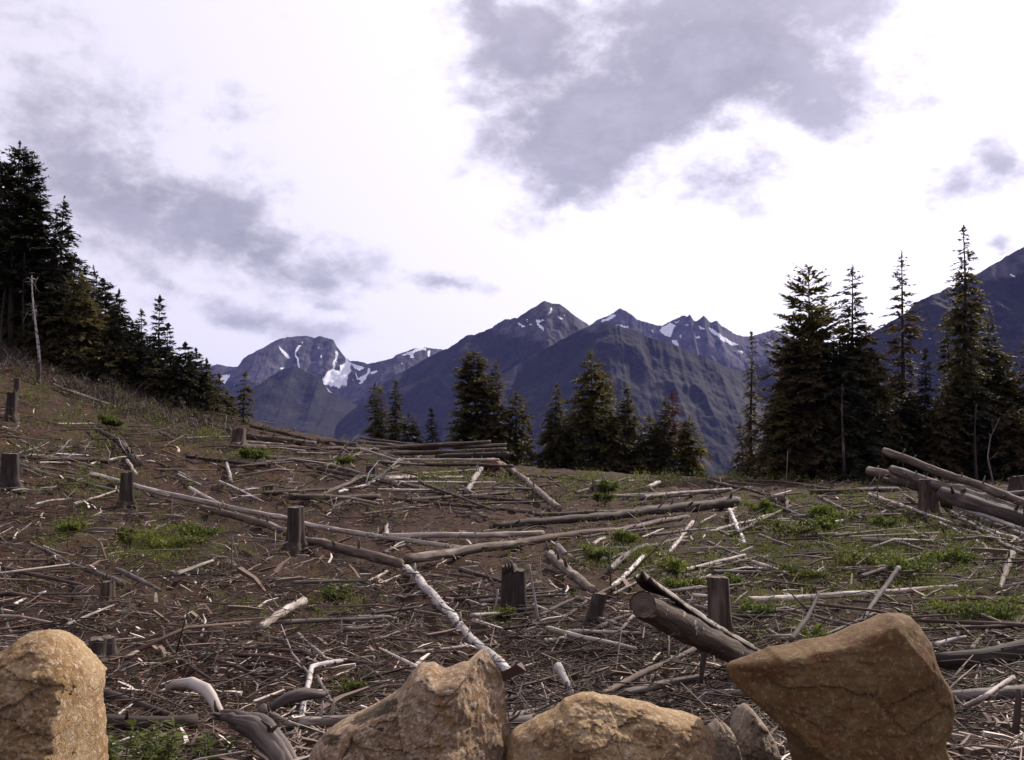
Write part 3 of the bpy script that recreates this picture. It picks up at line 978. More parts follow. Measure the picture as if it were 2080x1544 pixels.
LOGS = [  # bark, label, r at first end, r at last end (photo pixels), points
    # --- left hill
    ('pale', 'long pale log running downhill behind the tall mid-slope stump', 6, 5, [(184, 964), (337, 1004), (520, 1043), (700, 1080), (953, 1116)]),
    ('mottled', 'thick brown log under the long pale log, meeting the peeling white trunk', 6, 11, [(410, 1032), (520, 1060), (624, 1098), (812, 1146)]),
    ('brown', 'dark log lying level beside the wide stump at the hill foot', 6, 5, [(40, 930), (220, 937)]),
    ('brown', 'crumbling brown log sloping down the hill with pale broken ends', 4, 8, [(190, 870), (240, 897), (282, 942)]),
    ('grey', 'half buried grey log in the green patch below the wide stump', 4, 4, [(35, 942), (88, 962), (155, 977)]),
    ('grey', 'short grey log end poking out just below the start of the long pale log', 4, 4, [(176, 984), (240, 999)]),
    ('pale', 'straight pale pole lying above the log with the orange tear', 4, 4, [(385, 992), (442, 1022)]),
    ('grey', 'slim grey log pointing down at the low broken stump', 3, 5.5, [(62, 1104), (140, 1143), (250, 1187)]),
    ('grey', 'short tapered grey log lying uphill of the low broken stump', 6, 3, [(237, 1158), (327, 1200)]),
    ('pale', 'thin pale log below the dead white snag on the hill', 3, 3, [(128, 790), (233, 827)]),
    ('grey', 'grey log among bare brush under the snag', 4, 3, [(108, 782), (150, 800)]),
    ('dark', 'dark log in hillside heath below the brush line', 4, 3, [(377, 927), (450, 936), (520, 946)]),
    # --- far left crest tangle
    ('dark', 'slim dark log jutting against the far wooded slope above the crest', 3, 5, [(509, 866), (580, 882), (641, 897), (725, 905)]),
    ('brown', 'thick brown log lying from the crest stump down to the log pile', 7, 6, [(494, 886), (560, 893), (640, 903)]),
    ('pale', 'thin bleached log lying against the foot of the crest stump', 2.5, 2, [(494, 897), (575, 903)]),
    ('grey', 'pale topped log slanting down into the crest stump', 3, 3, [(425, 861), (474, 876)]),
    ('brown', 'short thick log lying just in front of the crest stump', 7, 6, [(474, 906), (538, 909)]),
    ('brown', 'long thin log joining the crest stump to the log pile', 4, 4, [(538, 908), (650, 911), (768, 914)]),
    ('dark', 'low dark log below the fresh green tuft on the crest', 5, 4, [(480, 939), (543, 947)]),
    ('brown', 'long brown log lying flat in front of the log pile on the crest', 5, 5, [(535, 930), (620, 935), (688, 939)]),
    # --- log pile
    ('grey', 'topmost slanting log of the log pile', 2.5, 2.5, [(731, 889, 47), (852, 904, 46)]),
    ('grey', 'short pale ended log at the near end of the log pile top', 3.3, 2.5, [(716, 898, 46), (870, 907, 46)]),
    ('brown', 'long log of the pile rising towards the trees', 4.1, 4.1, [(640, 911, 44), (800, 911, 45), (996, 898, 47)]),
    ('grey', 'straight log lying second from the top in the log pile', 2.9, 2.9, [(840, 910, 46), (1029, 903, 47)]),
    ('brown', 'long middle log of the pile with a dark flank', 4.1, 4.9, [(705, 926, 43), (884, 918, 44), (1028, 914, 45)]),
    ('dark', 'thick dark log low in the log pile', 4.9, 5.7, [(884, 928, 43), (1034, 923, 44)]),
    ('pale', 'bleached bright log lying along the front of the log pile', 2.5, 2.5, [(806, 934, 41), (1014, 934, 42)]),
    ('brown', 'lowest ground log under the log pile', 3.3, 3.3, [(688, 938, 40), (880, 943, 40), (1042, 947, 41)]),
    # --- middle ground
    ('grey', 'slim grey log slanting below the log pile past a small stump', 4, 4, [(667, 946), (760, 969), (852, 991)]),
    ('brown', 'thin brown log parallel to the slanting log below the pile', 3.5, 3.5, [(624, 948), (710, 966), (806, 986)]),
    ('pale', 'white barked log lying level in the grass before the pile', 3.5, 3, [(786, 972), (870, 969), (944, 970)]),
    ('pale', 'short white log crossing over the level white one', 3, 3, [(800, 972), (893, 962)]),
    ('pale', 'pale log leaning up against the uprooted stump', 5, 6, [(948, 998), (979, 948)]),
    ('mottled', 'long log sloping down from the uprooted stump with peeling bark', 6, 7, [(1012, 940), (1060, 970), (1136, 1034)]),
    ('brown', 'level brown log with a torn end in the middle of the slope', 7, 6, [(584, 1010), (680, 1012), (771, 1010)]),
    ('dark', 'dark log lying level right of the leaning pale log', 4, 4, [(870, 1001), (960, 1010), (1078, 1021)]),
    ('brown', 'long thin log between the torn level log and the dark double log', 3.5, 4, [(800, 1014), (950, 1028), (1082, 1041)]),
    ('grey', 'short grey pole lying alone behind the long pale straight log', 3, 3, [(925, 1040), (990, 1050)]),
    ('pale', 'pale straight log lying level behind the long slanted crossing log', 6, 6, [(786, 1090), (940, 1088), (1103, 1084)]),
    ('mottled', 'long crossing log that reaches from the white trunk to the right', 11, 5, [(817, 1138), (1000, 1112), (1114, 1096), (1248, 1078), (1398, 1050)]),
    ('dark', 'very thick dark log lying aslant in mid clearing', 7, 11, [(997, 1070), (1200, 1052), (1350, 1036), (1499, 1020)]),
    ('brown', 'slim log just uphill of the thick dark slanted log', 4, 4, [(1086, 1046), (1200, 1042), (1329, 1037)]),
    ('grey', 'long grey log running up towards the dry white scraps', 4, 3.5, [(1298, 1014), (1400, 1004), (1527, 991)]),
    ('grey', 'thin grey log far back along the grass of the crest', 2.5, 2, [(1050, 965), (1120, 970), (1195, 975)]),
    ('white', 'peeling white trunk with dark knots sloping down to the front boulder', 9, 10, [(826, 1156), (870, 1204), (954, 1297), (1001, 1338), (1049, 1388)]),
    ('pale', 'fat pale cut log lying alone on bare brown soil', 8, 9, [(527, 1276), (616, 1222)]),
    ('mottled', 'pale broken log pointing down at the dark leaning stump', 11, 9, [(1116, 1128), (1160, 1165), (1205, 1203)]),
    ('grey', 'short grey log above the pale broken log by the bushes', 7, 6, [(1133, 1111), (1164, 1138)]),
    ('grey', 'bent grey log lying among bushes at mid slope', 6, 5, [(1239, 1158), (1276, 1124), (1315, 1109)]),
    ('pale', 'straight pale pole pointing uphill in the green bushes', 4, 4.5, [(1359, 1124), (1407, 1061)]),
    ('white', 'mottled white pole lying downhill of the dark log end', 4, 4, [(1482, 1036), (1513, 1106)]),
    # --- right
    ('mottled', 'topmost long log of the stack by the trees', 7.5, 9.5, [(1796, 916, 30), (1918, 962, 28), (2080, 1020, 26), (2200, 1062, 24.5)]),
    ('grey', 'second log of the stack with a rounded grey butt', 8.5, 11, [(1812, 953, 30), (1910, 985, 28), (2080, 1040, 26), (2190, 1076, 24.5)]),
    ('mottled', 'log with an orange cut end leftmost in the stack', 9, 9, [(1764, 956, 31), (1874, 987, 29)]),
    ('brown', 'lower log with a pale cut end tucked under the stack', 6, 6, [(1796, 975, 30), (1871, 993, 29)]),
    ('dark', 'fat dark bottom log of the stack behind the blocky stump', 17, 19, [(1913, 1004, 25), (2080, 1060, 23), (2190, 1098, 22)]),
    ('grey', 'slim grey log squeezed between the second and bottom logs of the stack', 5.5, 6.5, [(1930, 1000, 27.2), (2080, 1042, 25.0), (2190, 1074, 23.8)]),
    ('mottled', 'thin mottled log lying along the top of the fat dark bottom log', 5, 6, [(1960, 1006, 26), (2085, 1046, 24.2), (2190, 1080, 23)]),
    ('pale', 'pale slender log sliding off the front of the stack', 4.5, 5, [(1938, 1028, 24.6), (2080, 1076, 22.6), (2170, 1106, 21.6)]),
    ('grey', 'grey log behind the stack reaching the right edge stump', 6, 6, [(1985, 1008, 33), (2120, 998, 33)]),
    ('brown', 'brown log on the ground well below the stack', 5, 5.5, [(1965, 1080), (2080, 1124), (2140, 1146)]),
    ('mottled', 'short mottled log fanned out at the foot of the stack', 5, 4, [(1940, 1048), (2035, 1098)]),
    ('grey', 'slim log nearest below the fat dark bottom log', 6, 6, [(1968, 1046), (2080, 1088), (2150, 1112)]),
    ('pale', 'bare pale pole lying second below the stack', 5, 5.5, [(1996, 1074), (2085, 1106), (2150, 1128)]),
    ('grey', 'grey pole lowest of those below the stack', 4, 4.5, [(2033, 1104), (2090, 1121), (2140, 1136)]),
    ('brown', 'thin log starting at the foot of the blocky stump', 4, 4, [(1924, 1037), (1996, 1071)]),
    ('pale', 'long bent pale pole in the green below the stack', 3.5, 4, [(1902, 1059), (1957, 1086), (2021, 1126)]),
    ('grey', 'grey log half sunk in bushes with pale end', 4.5, 4, [(1762, 1072), (1860, 1097)]),
    ('grey', 'shorter grey log beside it under the blocky stump', 4.5, 4.5, [(1818, 1065), (1888, 1096)]),
    ('dark', 'dark level log in front of the log stack butts', 5, 5, [(1645, 1001), (1740, 998), (1823, 994)]),
    ('brown', 'thin log along the crest before the big trees', 2.5, 2.5, [(1500, 975), (1592, 980), (1695, 995)]),
    ('pale', 'smooth pale log lying level across the green slope', 8, 5, [(1517, 1221), (1620, 1215), (1700, 1210), (1830, 1200), (1943, 1193)]),
    ('grey', 'grey pole leaning over the smooth level log', 5, 5, [(1747, 1268), (1786, 1206, 12.4), (1826, 1153, 12.9)]),
    ('mottled', 'splintered white slab of bark standing by the right edge', 9, 4, [(2055, 1127), (2044, 1165), (2031, 1198)]),
    ('dark', 'rotten dark log lying behind the largest boulder', 17, 20, [(1890, 1352), (1990, 1340), (2110, 1322)]),
    ('grey', 'pale grey log running out of frame behind the largest boulder', 13, 13, [(1900, 1428), (1985, 1420), (2130, 1408)]),
    ('pale', 'stripped pole crossing over the pale grey log', 6, 5, [(1957, 1446), (2000, 1415, 6.5), (2058, 1376, 7.0)]),
    ('mottled', 'grey pole stuck in green leaves above the rotten dark log', 6, 4, [(1973, 1325), (2005, 1283)]),
    ('brown', 'short brown post standing at the edge past the boulder', 7, 6, [(2062, 1490, 6.0), (2070, 1400, 6.05)]),
    # --- front
    ('brown', 'bark covered log slanting out from behind the tall pale boulder', 9, 7, [(190, 1408), (270, 1437), (347, 1463)]),
    ('dark', 'thick dark log lying behind the leafy weeds', 15, 14, [(200, 1474), (325, 1480), (400, 1474)]),
    ('mottled', 'broken bark log beside the grey twisted root', 10, 7, [(535, 1448), (560, 1466), (602, 1486)]),
    ('pale', 'pale log end tucked behind the notched boulder', 11, 11, [(608, 1478), (690, 1472), (760, 1468)]),
    ('mottled', 'slanting pole resting behind the low middle boulder', 7, 5, [(1222, 1418), (1330, 1365), (1421, 1319)]),
    ('grey', 'smooth grey log low behind the middle boulder', 9, 7, [(1262, 1418), (1350, 1398), (1445, 1381)]),
    ('pale', 'whitish log end peeping from under the big cut trunk', 7, 7, [(1390, 1418), (1475, 1416), (1530, 1414)]),
    ('dark', 'dark branchy log leaning on the grey stones', 6, 7, [(1388, 1450), (1440, 1424), (1495, 1398)]),
    ('grey', 'pale log bridging the gap between two front boulders', 13, 13, [(1000, 1482), (1070, 1479), (1130, 1476)]),
    ('grey', 'bare grey log just behind the gap between two boulders', 8, 8, [(1020, 1466), (1100, 1450), (1150, 1440)]),
    ('dark', 'sunken dark log behind the notched boulder', 7, 7, [(1010, 1432), (1055, 1422), (1095, 1409)]),
    ('white', 'short peeling white log standing out of the dark slash', 9, 6, [(1133, 1352, 8.2), (1161, 1412, 7.9)]),
    ('grey', 'grey pole across dark twigs below the dark leaning stump', 7, 6, [(1056, 1300), (1121, 1240)]),
]

BRANCHES = [  # bark, label, r0, r1, points, side twigs
    ('pale', 'curving thin whip below the slim grey log on the hill', 2.2, 1.6, [(88, 1110), (120, 1124), (175, 1131), (218, 1128), (250, 1120)], 0),
    ('pale', 'stick with a bright broken end slanting up to the small stump', 3, 1.8, [(150, 1024), (195, 1010), (240, 996)], 0),
    ('pale', 'bright pale stick leaning near the hill stump top', 3.5, 3.5, [(277, 965), (258, 936)], 0),
    ('pale', 'pale yellow stick standing by itself mid hill', 3.5, 3.5, [(470, 980), (464, 955), (460, 942)], 0),
    ('pale', 'thin white stick lying above the straight pale pole', 2.5, 3, [(362, 964), (407, 986)], 0),
    ('grey', 'upright grey twig in the green hill patch', 1.4, 1.8, [(472, 1090, 15.2), (471, 1153, 15.0)], 1),
    ('grey', 'grey branch lying below the green hill patch', 2.2, 1.8, [(410, 1145), (460, 1153), (507, 1162)], 2),
    ('grey', 'pale topped branch above the level dark log on the hill', 2.5, 2.5, [(57, 946), (110, 953), (160, 964)], 1),
    ('pale', 'pale twig in two pieces on the upper hill', 2, 2, [(116, 861), (205, 861)], 1),
    ('grey', 'grey branch near the crest stump on the hill', 2.5, 2, [(377, 891), (420, 889), (467, 887)], 1),
    ('grey', 'forked branch on the left edge above the tall boulder', 4, 2.5, [(22, 1292), (8, 1258), (1, 1236)], 2),
    ('grey', 'long twig leaning over the left edge', 2, 1.5, [(2, 1238), (10, 1210), (28, 1190)], 2),
    ('pale', 'white stick with dark marks right of the tall boulder', 4, 3, [(255, 1341), (295, 1320), (332, 1303)], 0),
    ('brown', 'long crooked branch lying above the bleached curved root', 3.5, 3, [(327, 1277), (340, 1310), (350, 1327), (387, 1360), (435, 1392)], 3),
    ('brown', 'second crooked branch beside the long crooked one', 2.5, 2, [(360, 1285), (368, 1310), (380, 1330), (387, 1356)], 1),
    ('brown', 'arched twig over the two crooked branches', 2, 2, [(337, 1277), (375, 1297), (407, 1322)], 1),
    ('grey', 'pale twig touching the tall boulder', 2, 1.5, [(213, 1384), (240, 1364), (242, 1345)], 1),
    ('grey', 'straight grey branch above the fork of white sticks', 5, 4.5, [(605, 1294), (636, 1322), (664, 1348)], 0),
    ('pale', 'long thin level pole on the brown soil before the white trunk', 2.5, 3.5, [(723, 1343), (830, 1332), (951, 1318)], 0),
    ('white', 'white elbow shaped branch standing behind the grey driftwood', 6, 5, [(611, 1466), (622, 1418), (628, 1384), (633, 1360), (665, 1353), (703, 1348)], 1),
    ('grey', 'thin pole continuing from the white elbow branch', 4, 2.5, [(703, 1348), (790, 1358)], 0),
    ('grey', 'curved branch left of the long thin level pole', 2.5, 2, [(731, 1312), (770, 1300), (817, 1295)], 1),
    ('grey', 'split branch uphill of the curved one on brown soil', 3.5, 3, [(653, 1304), (717, 1279)], 2),
    ('brown', 'brown branch running down from the fat pale cut log', 3, 3, [(525, 1290), (565, 1305), (600, 1322), (650, 1346)], 2),
    ('grey', 'dim branch crossing behind the grey driftwood', 4, 4, [(645, 1382), (665, 1415), (686, 1454)], 0),
    ('pale', 'pale chip of wood leaning by the broken bark log', 5, 3, [(597, 1463), (642, 1491)], 0),
    ('pale', 'slender twig beside the broken bark log', 2.5, 2, [(575, 1468), (600, 1442)], 0),
    ('pale', 'pale stick lying below the thick brown log end', 3, 3, [(742, 1184), (786, 1161)], 0),
    ('pale', 'wavy thin twig below the crossing of the two logs', 2, 1.6, [(682, 1198), (705, 1187), (722, 1194), (745, 1193), (780, 1182), (812, 1169)], 0),
    ('grey', 'level pale stick under the upper white trunk', 3, 3, [(786, 1214), (864, 1210)], 0),
    ('grey', 'slanted thin stick below the level pale stick', 2, 2, [(797, 1258), (864, 1227)], 0),
    ('pale', 'white jagged splinter standing on the pale straight log', 6, 2, [(783, 1090), (787, 1064)], 0),
    ('grey', 'short grey stick in the angle of the crossing logs', 2.5, 2.5, [(780, 1122), (826, 1105)], 0),
    ('grey', 'arched bare branch by the split top stump', 2.2, 1.6, [(898, 1184), (933, 1179), (970, 1187), (1002, 1221)], 3),
    ('grey', 'thin curved sucker beside the split top stump', 2, 1.4, [(1004, 1230, 12.6), (1003, 1185, 12.6), (972, 1145, 12.6)], 1),
    ('pale', 'white stick standing just left of the split top stump', 2.2, 2.2, [(1006, 1238, 12.0), (1011, 1198, 12.0)], 0),
    ('pale', 'tall white stick standing right of the split top stump', 3.2, 2.2, [(1093, 1262, 11.4), (1084, 1208, 11.4), (1075, 1147, 11.4)], 1),
    ('brown', 'very long thin branch crossing in front of the dark leaning stump', 4, 2.5, [(1108, 1277), (1165, 1240), (1220, 1205), (1290, 1172), (1365, 1143)], 2),
    ('white', 'white ended branch rising from the long thin branch', 5, 4, [(1240, 1196), (1275, 1165), (1306, 1131)], 0),
    ('grey', 'short stick parallel to the white ended branch', 3, 2.5, [(1245, 1208), (1317, 1169)], 0),
    ('dark', 'dark drooping twig over the pale broken log', 2.2, 2, [(1153, 1187), (1211, 1206), (1259, 1222)], 2),
    ('grey', 'wavy branch at the foot of the very long thin branch', 2.2, 2, [(1045, 1275), (1090, 1274), (1115, 1270)], 1),
    ('pale', 'fresh white scrap of wood on the grass', 4, 3.5, [(1203, 1106), (1228, 1093)], 0),
    ('pale', 'thin white stick near the fresh white scrap', 2.2, 2, [(1301, 1093), (1348, 1074)], 1),
    ('grey', 'short grey branch in bushes right of the straight pale pole', 3, 2.5, [(1454, 1074), (1482, 1088)], 0),
    ('pale', 'little curved twig shining in the bushes', 2, 1.6, [(1427, 1094), (1437, 1080), (1436, 1072)], 0),
    ('pale', 'thin stick behind the straight pale pole', 2, 2, [(1421, 1063), (1454, 1046)], 0),
    ('pale', 'bright chunk of wood far back on the crest grass', 4, 4, [(1317, 990), (1340, 980)], 0),
    ('pale', 'ragged white scrap at the end of the long grey log', 5, 3, [(1460, 990), (1476, 982)], 1),
    ('pale', 'flat pale sliver on the far crest', 2.5, 2.5, [(1275, 978), (1290, 976)], 0),
    ('grey', 'slim stick stuck upright below the log stack', 2.5, 2.5, [(1723, 1148), (1755, 1120), (1790, 1095)], 0),
    ('dark', 'dark twisted branch rising from behind the largest boulder', 6, 3, [(1606, 1300, 8.6), (1640, 1262, 9.2), (1652, 1235, 9.5), (1663, 1203, 9.8)], 1),
    ('pale', 'slim white stick lying near the right edge', 2.5, 2, [(1985, 1208), (2030, 1221), (2074, 1236)], 0),
    ('dark', 'dark thin branch leaning above the end of the smooth level log', 2.5, 2, [(1957, 1186), (1985, 1156), (2013, 1128)], 1),
    ('pale', 'peeling pale stick in leaves right of the largest boulder', 4, 3, [(1963, 1285), (1975, 1262), (1985, 1240)], 0),
    ('grey', 'grey stick near the white stone in the leaves', 4, 4, [(1560, 1285), (1595, 1305)], 0),
    ('brown', 'long brown stick running behind the white stone', 3, 3, [(1580, 1258), (1620, 1250), (1660, 1240)], 1),
    ('grey', 'bare curved sucker below the smooth level log', 2.2, 1.5, [(1664, 1224), (1682, 1240), (1690, 1265)], 1),
    ('pale', 'thin pale twig behind the low middle boulder', 2.5, 2, [(1170, 1359), (1196, 1370), (1225, 1382)], 1),
    ('dark', 'dark branch arching under the big cut trunk', 3, 2, [(1203, 1368), (1260, 1345), (1300, 1330), (1351, 1323)], 3),
    ('dark', 'thin dark branch touching the small yellow rock', 3, 2, [(1354, 1438), (1390, 1413), (1426, 1393)], 1),
    ('pale', 'slim twig standing in the gap between two boulders', 2, 1.8, [(1114, 1446, 7.0), (1108, 1412, 7.1), (1100, 1387, 7.2)], 0),
    ('brown', 'brown peg branch growing down from the big cut trunk', 8, 4, [(1434, 1314, 7.9), (1428, 1345, 7.85), (1424, 1388, 7.8)], 0),
    ('grey', 'looping thin root along the right bottom edge', 2.5, 2, [(1957, 1452), (1962, 1478), (1985, 1490), (2060, 1492)], 1),
    ('grey', 'short stick above the bleached root on brown soil', 2, 2, [(400, 1332), (436, 1330)], 0),
    ('pale', 'two ended white stick on the soil by the green patch', 2.5, 2, [(183, 1052), (207, 1040)], 0),
    ('grey', 'thin branch lying behind the torn level log', 2.2, 2, [(560, 988), (640, 996)], 1),
    ('grey', 'pale bent twig in the heath above the torn level log', 2, 2, [(538, 1000), (580, 1003), (620, 985)], 1),
    ('brown', 'bare branch in front of the long dark slanted log', 3, 2.5, [(1180, 1092), (1240, 1085), (1330, 1074)], 1),
    ('grey', 'thin pole by the bushes under the mossy root clump', 2.5, 2.5, [(1515, 1054), (1565, 1078)], 1),
]


def build_logs():
    for mat, label, r0, r1, pts in LOGS:
        P, R = survey(pts, r0, r1)
        build_wood('log', P, R, mat, label, 'log', 'felled logs in the clearing', stubs=True, follow=len(pts[0]) == 2)
    for mat, label, r0, r1, pts, tw in BRANCHES:
        P, R = survey(pts, r0, r1)
        build_wood('branch', P, R, mat, label, 'branch', 'dead branches in the clearing', stubs=False, follow=len(pts[0]) == 2, side_twigs=tw)


build_logs()


STUMPS = [  # centre x, top, base, width (px), bark, label, lean
    (597, 1031, 1112, 32, 'brown', 'tall square stump standing in front of the long pale log', .0),
    (253, 960, 1022, 23, 'brown', 'slim stump on the hill beside the pale log start', .0),
    (14, 922, 985, 34, 'dark', 'wide stump at the left edge by the level dark log', .0),
    (20, 797, 850, 20, 'dark', 'pale topped stump on the upper hill', .02),
    (34, 768, 800, 12, 'dark', 'dark thin stump above the pale topped hill stump', -.03),
    (483, 871, 906, 25, 'brown', 'crest stump with logs lying against it', .0),
    (755, 946, 968, 22, 'brown', 'low stump below the log pile among slanting logs', .0),
    (1218, 978, 1003, 29, 'mottled', 'low ragged stump with splinters on the crest grass', .0),
    (1041, 1162, 1250, 47, 'dark', 'stout stump with a split stepped top', .0),
    (1464, 1174, 1292, 44, 'brown', 'tall clean cut stump behind the big cut trunk', -.02),
    (1892, 974, 1046, 39, 'brown', 'blocky stump propping the log stack', .0),
    (1205, 1208, 1276, 30, 'dark', 'dark leaning stump in the middle of the slash', .25),
    (213, 1184, 1222, 25, 'brown', 'low broken stump below the slim grey log', .05),
    (198, 1300, 1338, 50, 'dark', 'flat topped rotten stump behind the tall pale boulder', .0),
    (943, 1192, 1206, 30, 'brown', 'ground level stump disc near the arched branch', .0),
    (2072, 968, 1000, 36, 'brown', 'stump at the right edge behind the log stack', .1),
    (77, 738, 775, 9, 'dark', 'thin stump under the white snag', .0),
    (545, 986, 1000, 22, 'dark', 'short dark stump uphill of the torn level log', .0),
]


def build_stumps():
    for k, (cx, top, basey, w, mat, label, lean) in enumerate(STUMPS):
        rg = np.random.default_rng(200 + k)
        p = ground(cx, basey)
        d = p[1]
        r = w * .5 * d / F
        p = p + np.array([0, r * .6, 0]); p[2] = float(H(p[0], p[1]))
        h = at(cx, top, d)[2] - p[2]
        h = max(h, .08)
        sides = 26
        th = np.arange(sides) / sides * 2 * math.pi
        zs = np.array([-.25, 0, .07, .16, .35, .6, .82, 1.0])
        flare = np.array([1.85, 1.42, 1.22, 1.08, 1.02, .98, .96, .94])
        V, AX = [], []
        lobes = 1 + .13 * np.sin(th * 3 + k) + .08 * np.sin(th * 5 + 2 * k)
        bark = .10 * fbm(th * 4.2, th * 0 + k, oct=2, seed=40 + k)
        tilt = rg.uniform(-.10, .10, 2)
        step = (np.cos(th - 2.6) > .1) * (.13 if 'split' in label else .05 if 'broken' in label or 'ragged' in label else .0)
        for z, f in zip(zs, flare):
            g = 1 + (lobes - 1) * (1 + 2.2 * max(0, .4 - z)) + bark
            rr = r * f * g
            zz = z * h
            x = np.cos(th) * rr + lean * max(zz, 0); y = np.sin(th) * rr
            zt = np.full(sides, zz)
            if z == 1.0:
                zt = zt + tilt[0] * x + tilt[1] * y + step * h * 1.0 + rg.normal(0, .006, sides)
            V.append(np.stack([x, y, zt], -1)); AX.append(np.stack([zt, x, y], -1))
        n = len(zs)
        V = np.concatenate(V); AX = np.concatenate(AX)
        idx = np.arange(n * sides).reshape(n, sides)
        q = np.stack([idx[:-1], np.roll(idx[:-1], -1, 1), np.roll(idx[1:], -1, 1), idx[1:]], -1).reshape(-1, 4)
        parts = [(V, q, [], AX, 0, 0)]
        if 'splinters' in label or 'broken' in label or 'split' in label:
            for _ in range(5):
                a = rg.uniform(0, 6.28); c = np.array([math.cos(a) * r * .85, math.sin(a) * r * .85, h * .96])
                hh = rg.uniform(.05, .2)
                parts.append((*tube([c, c + [0, 0, hh * .6], c + [rg.normal(0, .02), 0, hh]], [r * .2, r * .14, r * .03], 5, .1, k), 0, 0))
        V2, faces, A2, mi = merge(parts)
        root = empty('stump', p)
        tag(root, label, 'stump', 'cut stumps in the clearing')
        link('bark', raw_mesh('bark', V2, faces, attrs={'axc': A2}), MAT[mat], root)
        rim = V[idx[-1]]
        c = rim.mean(0) + [0, 0, .006]
        inner = c + (rim - c) * .5 + rg.normal(0, .004, (sides, 3)) + [0, 0, .008]
        edge = c + (rim - c) * .97 + [0, 0, .004]
        vv = np.vstack([edge, inner, c[None]])
        i0 = np.arange(sides)
        qq = np.stack([i0, np.roll(i0, -1), np.roll(i0, -1) + sides, i0 + sides], -1)
        tt = np.stack([i0 + sides, np.roll(i0, -1) + sides, np.full(sides, 2 * sides)], -1)
        link('cut_top', raw_mesh('cut_top', vv, [qq, tt], smooth=False, attrs={'axc': np.stack([vv[:, 2] * 0, vv[:, 0] - c[0], vv[:, 1] - c[1]], -1)}), MAT['cut'], root)


build_stumps()


def big_trunk():
    """the hollow-sided cut trunk lying in front, its sawn end towards us"""
    a = at(1306, 1229, 6.8); b = at(1520, 1338, 8.8)
    d = b - a; L = np.linalg.norm(d); dn = d / L
    root = empty('cut_trunk', a)
    tag(root, 'big mottled trunk with a sawn end and torn upright slab by the largest boulder', 'log')
    P = np.array([a + d * t for t in np.linspace(0, 1.12, 22)])
    R = np.interp(np.linspace(0, 1.12, 22), [0, .3, .7, 1.12], [.094, .112, .116, .105]) * (1 + .05 * np.sin(np.arange(22) * 1.9))
    v, q, t, ax = tube(P, R, 22, .26, 5)
    sides = 22
    link('bark', raw_mesh('bark', v - a, [q, t[sides:]], attrs={'axc': ax}), MAT['patchy'], root)
    # sawn face, a little inside the bark ring
    u, w = frame(dn)
    th = np.arange(22) / 22 * 2 * math.pi
    rim = (v[:22] - a) * .96 + dn * .008
    mid = rim * .55 + dn * .012
    vv = np.vstack([rim, mid, [[0, 0, 0]]])
    i0 = np.arange(22)
    qq = np.stack([i0, np.roll(i0, -1), np.roll(i0, -1) + 22, i0 + 22], -1)
    tt = np.stack([i0 + 22, np.roll(i0, -1) + 22, np.full(22, 44)], -1)
    link('sawn_face', raw_mesh('sawn_face', vv, [qq, tt], smooth=False, attrs={'axc': np.stack([vv @ dn * 0, vv @ u, vv @ w], -1)}), MAT['cut'], root)
    # torn slab along the upper side: it lifts above the sawn end as a curved shell
    n, k = 30, 11
    V, AX = [], []
    for i in range(n):
        s = i / (n - 1)
        c = a + d * (s * 1.0 - .03)
        lift = .085 * (1 - s) ** 2.0
        for j in range(k):
            g = -.15 + (1.55 - .5 * s + .3 * math.sin(s * 17) * (j / (k - 1))) * (j / (k - 1))
            r = np.interp(s, [0, 1], [.11, .122]) * (1 + .05 * math.sin(j * 2.1 + s * 9) + .07 * float(vnoise(np.array(j * .9), np.array(s * 14), seed=5)))
            V.append(c + u * math.cos(g + .75) * r * .85 + w * math.sin(g + .75) * r + np.array([0.01, 0, lift * (1 + .25 * math.sin(j * 1.3))]))
            AX.append([s * L, j * .03, 0])
    V = np.array(V); AX = np.array(AX)
    inner = V - np.array([0, 0, .02]) - u * .008
    m = n * k
    idx = np.arange(m).reshape(n, k)
    q1 = np.stack([idx[:-1, :-1], idx[1:, :-1], idx[1:, 1:], idx[:-1, 1:]], -1).reshape(-1, 4)
    q2 = q1[:, ::-1] + m
    ring = np.concatenate([idx[0, :], idx[1:, -1], idx[-1, -2::-1], idx[-2:0:-1, 0]])
    q3 = np.stack([ring, np.roll(ring, -1), np.roll(ring, -1) + m, ring + m], -1)
    me = raw_mesh('torn_slab', np.vstack([V, inner]) - a, np.vstack([q1, q2, q3]), attrs={'axc': np.vstack([AX, AX])},
                  mat_index=[0] * len(q1) + [1] * len(q2) + [1] * len(q3))
    link('torn_slab', me, [MAT['flaking'], MAT['dark']], root)


big_trunk()


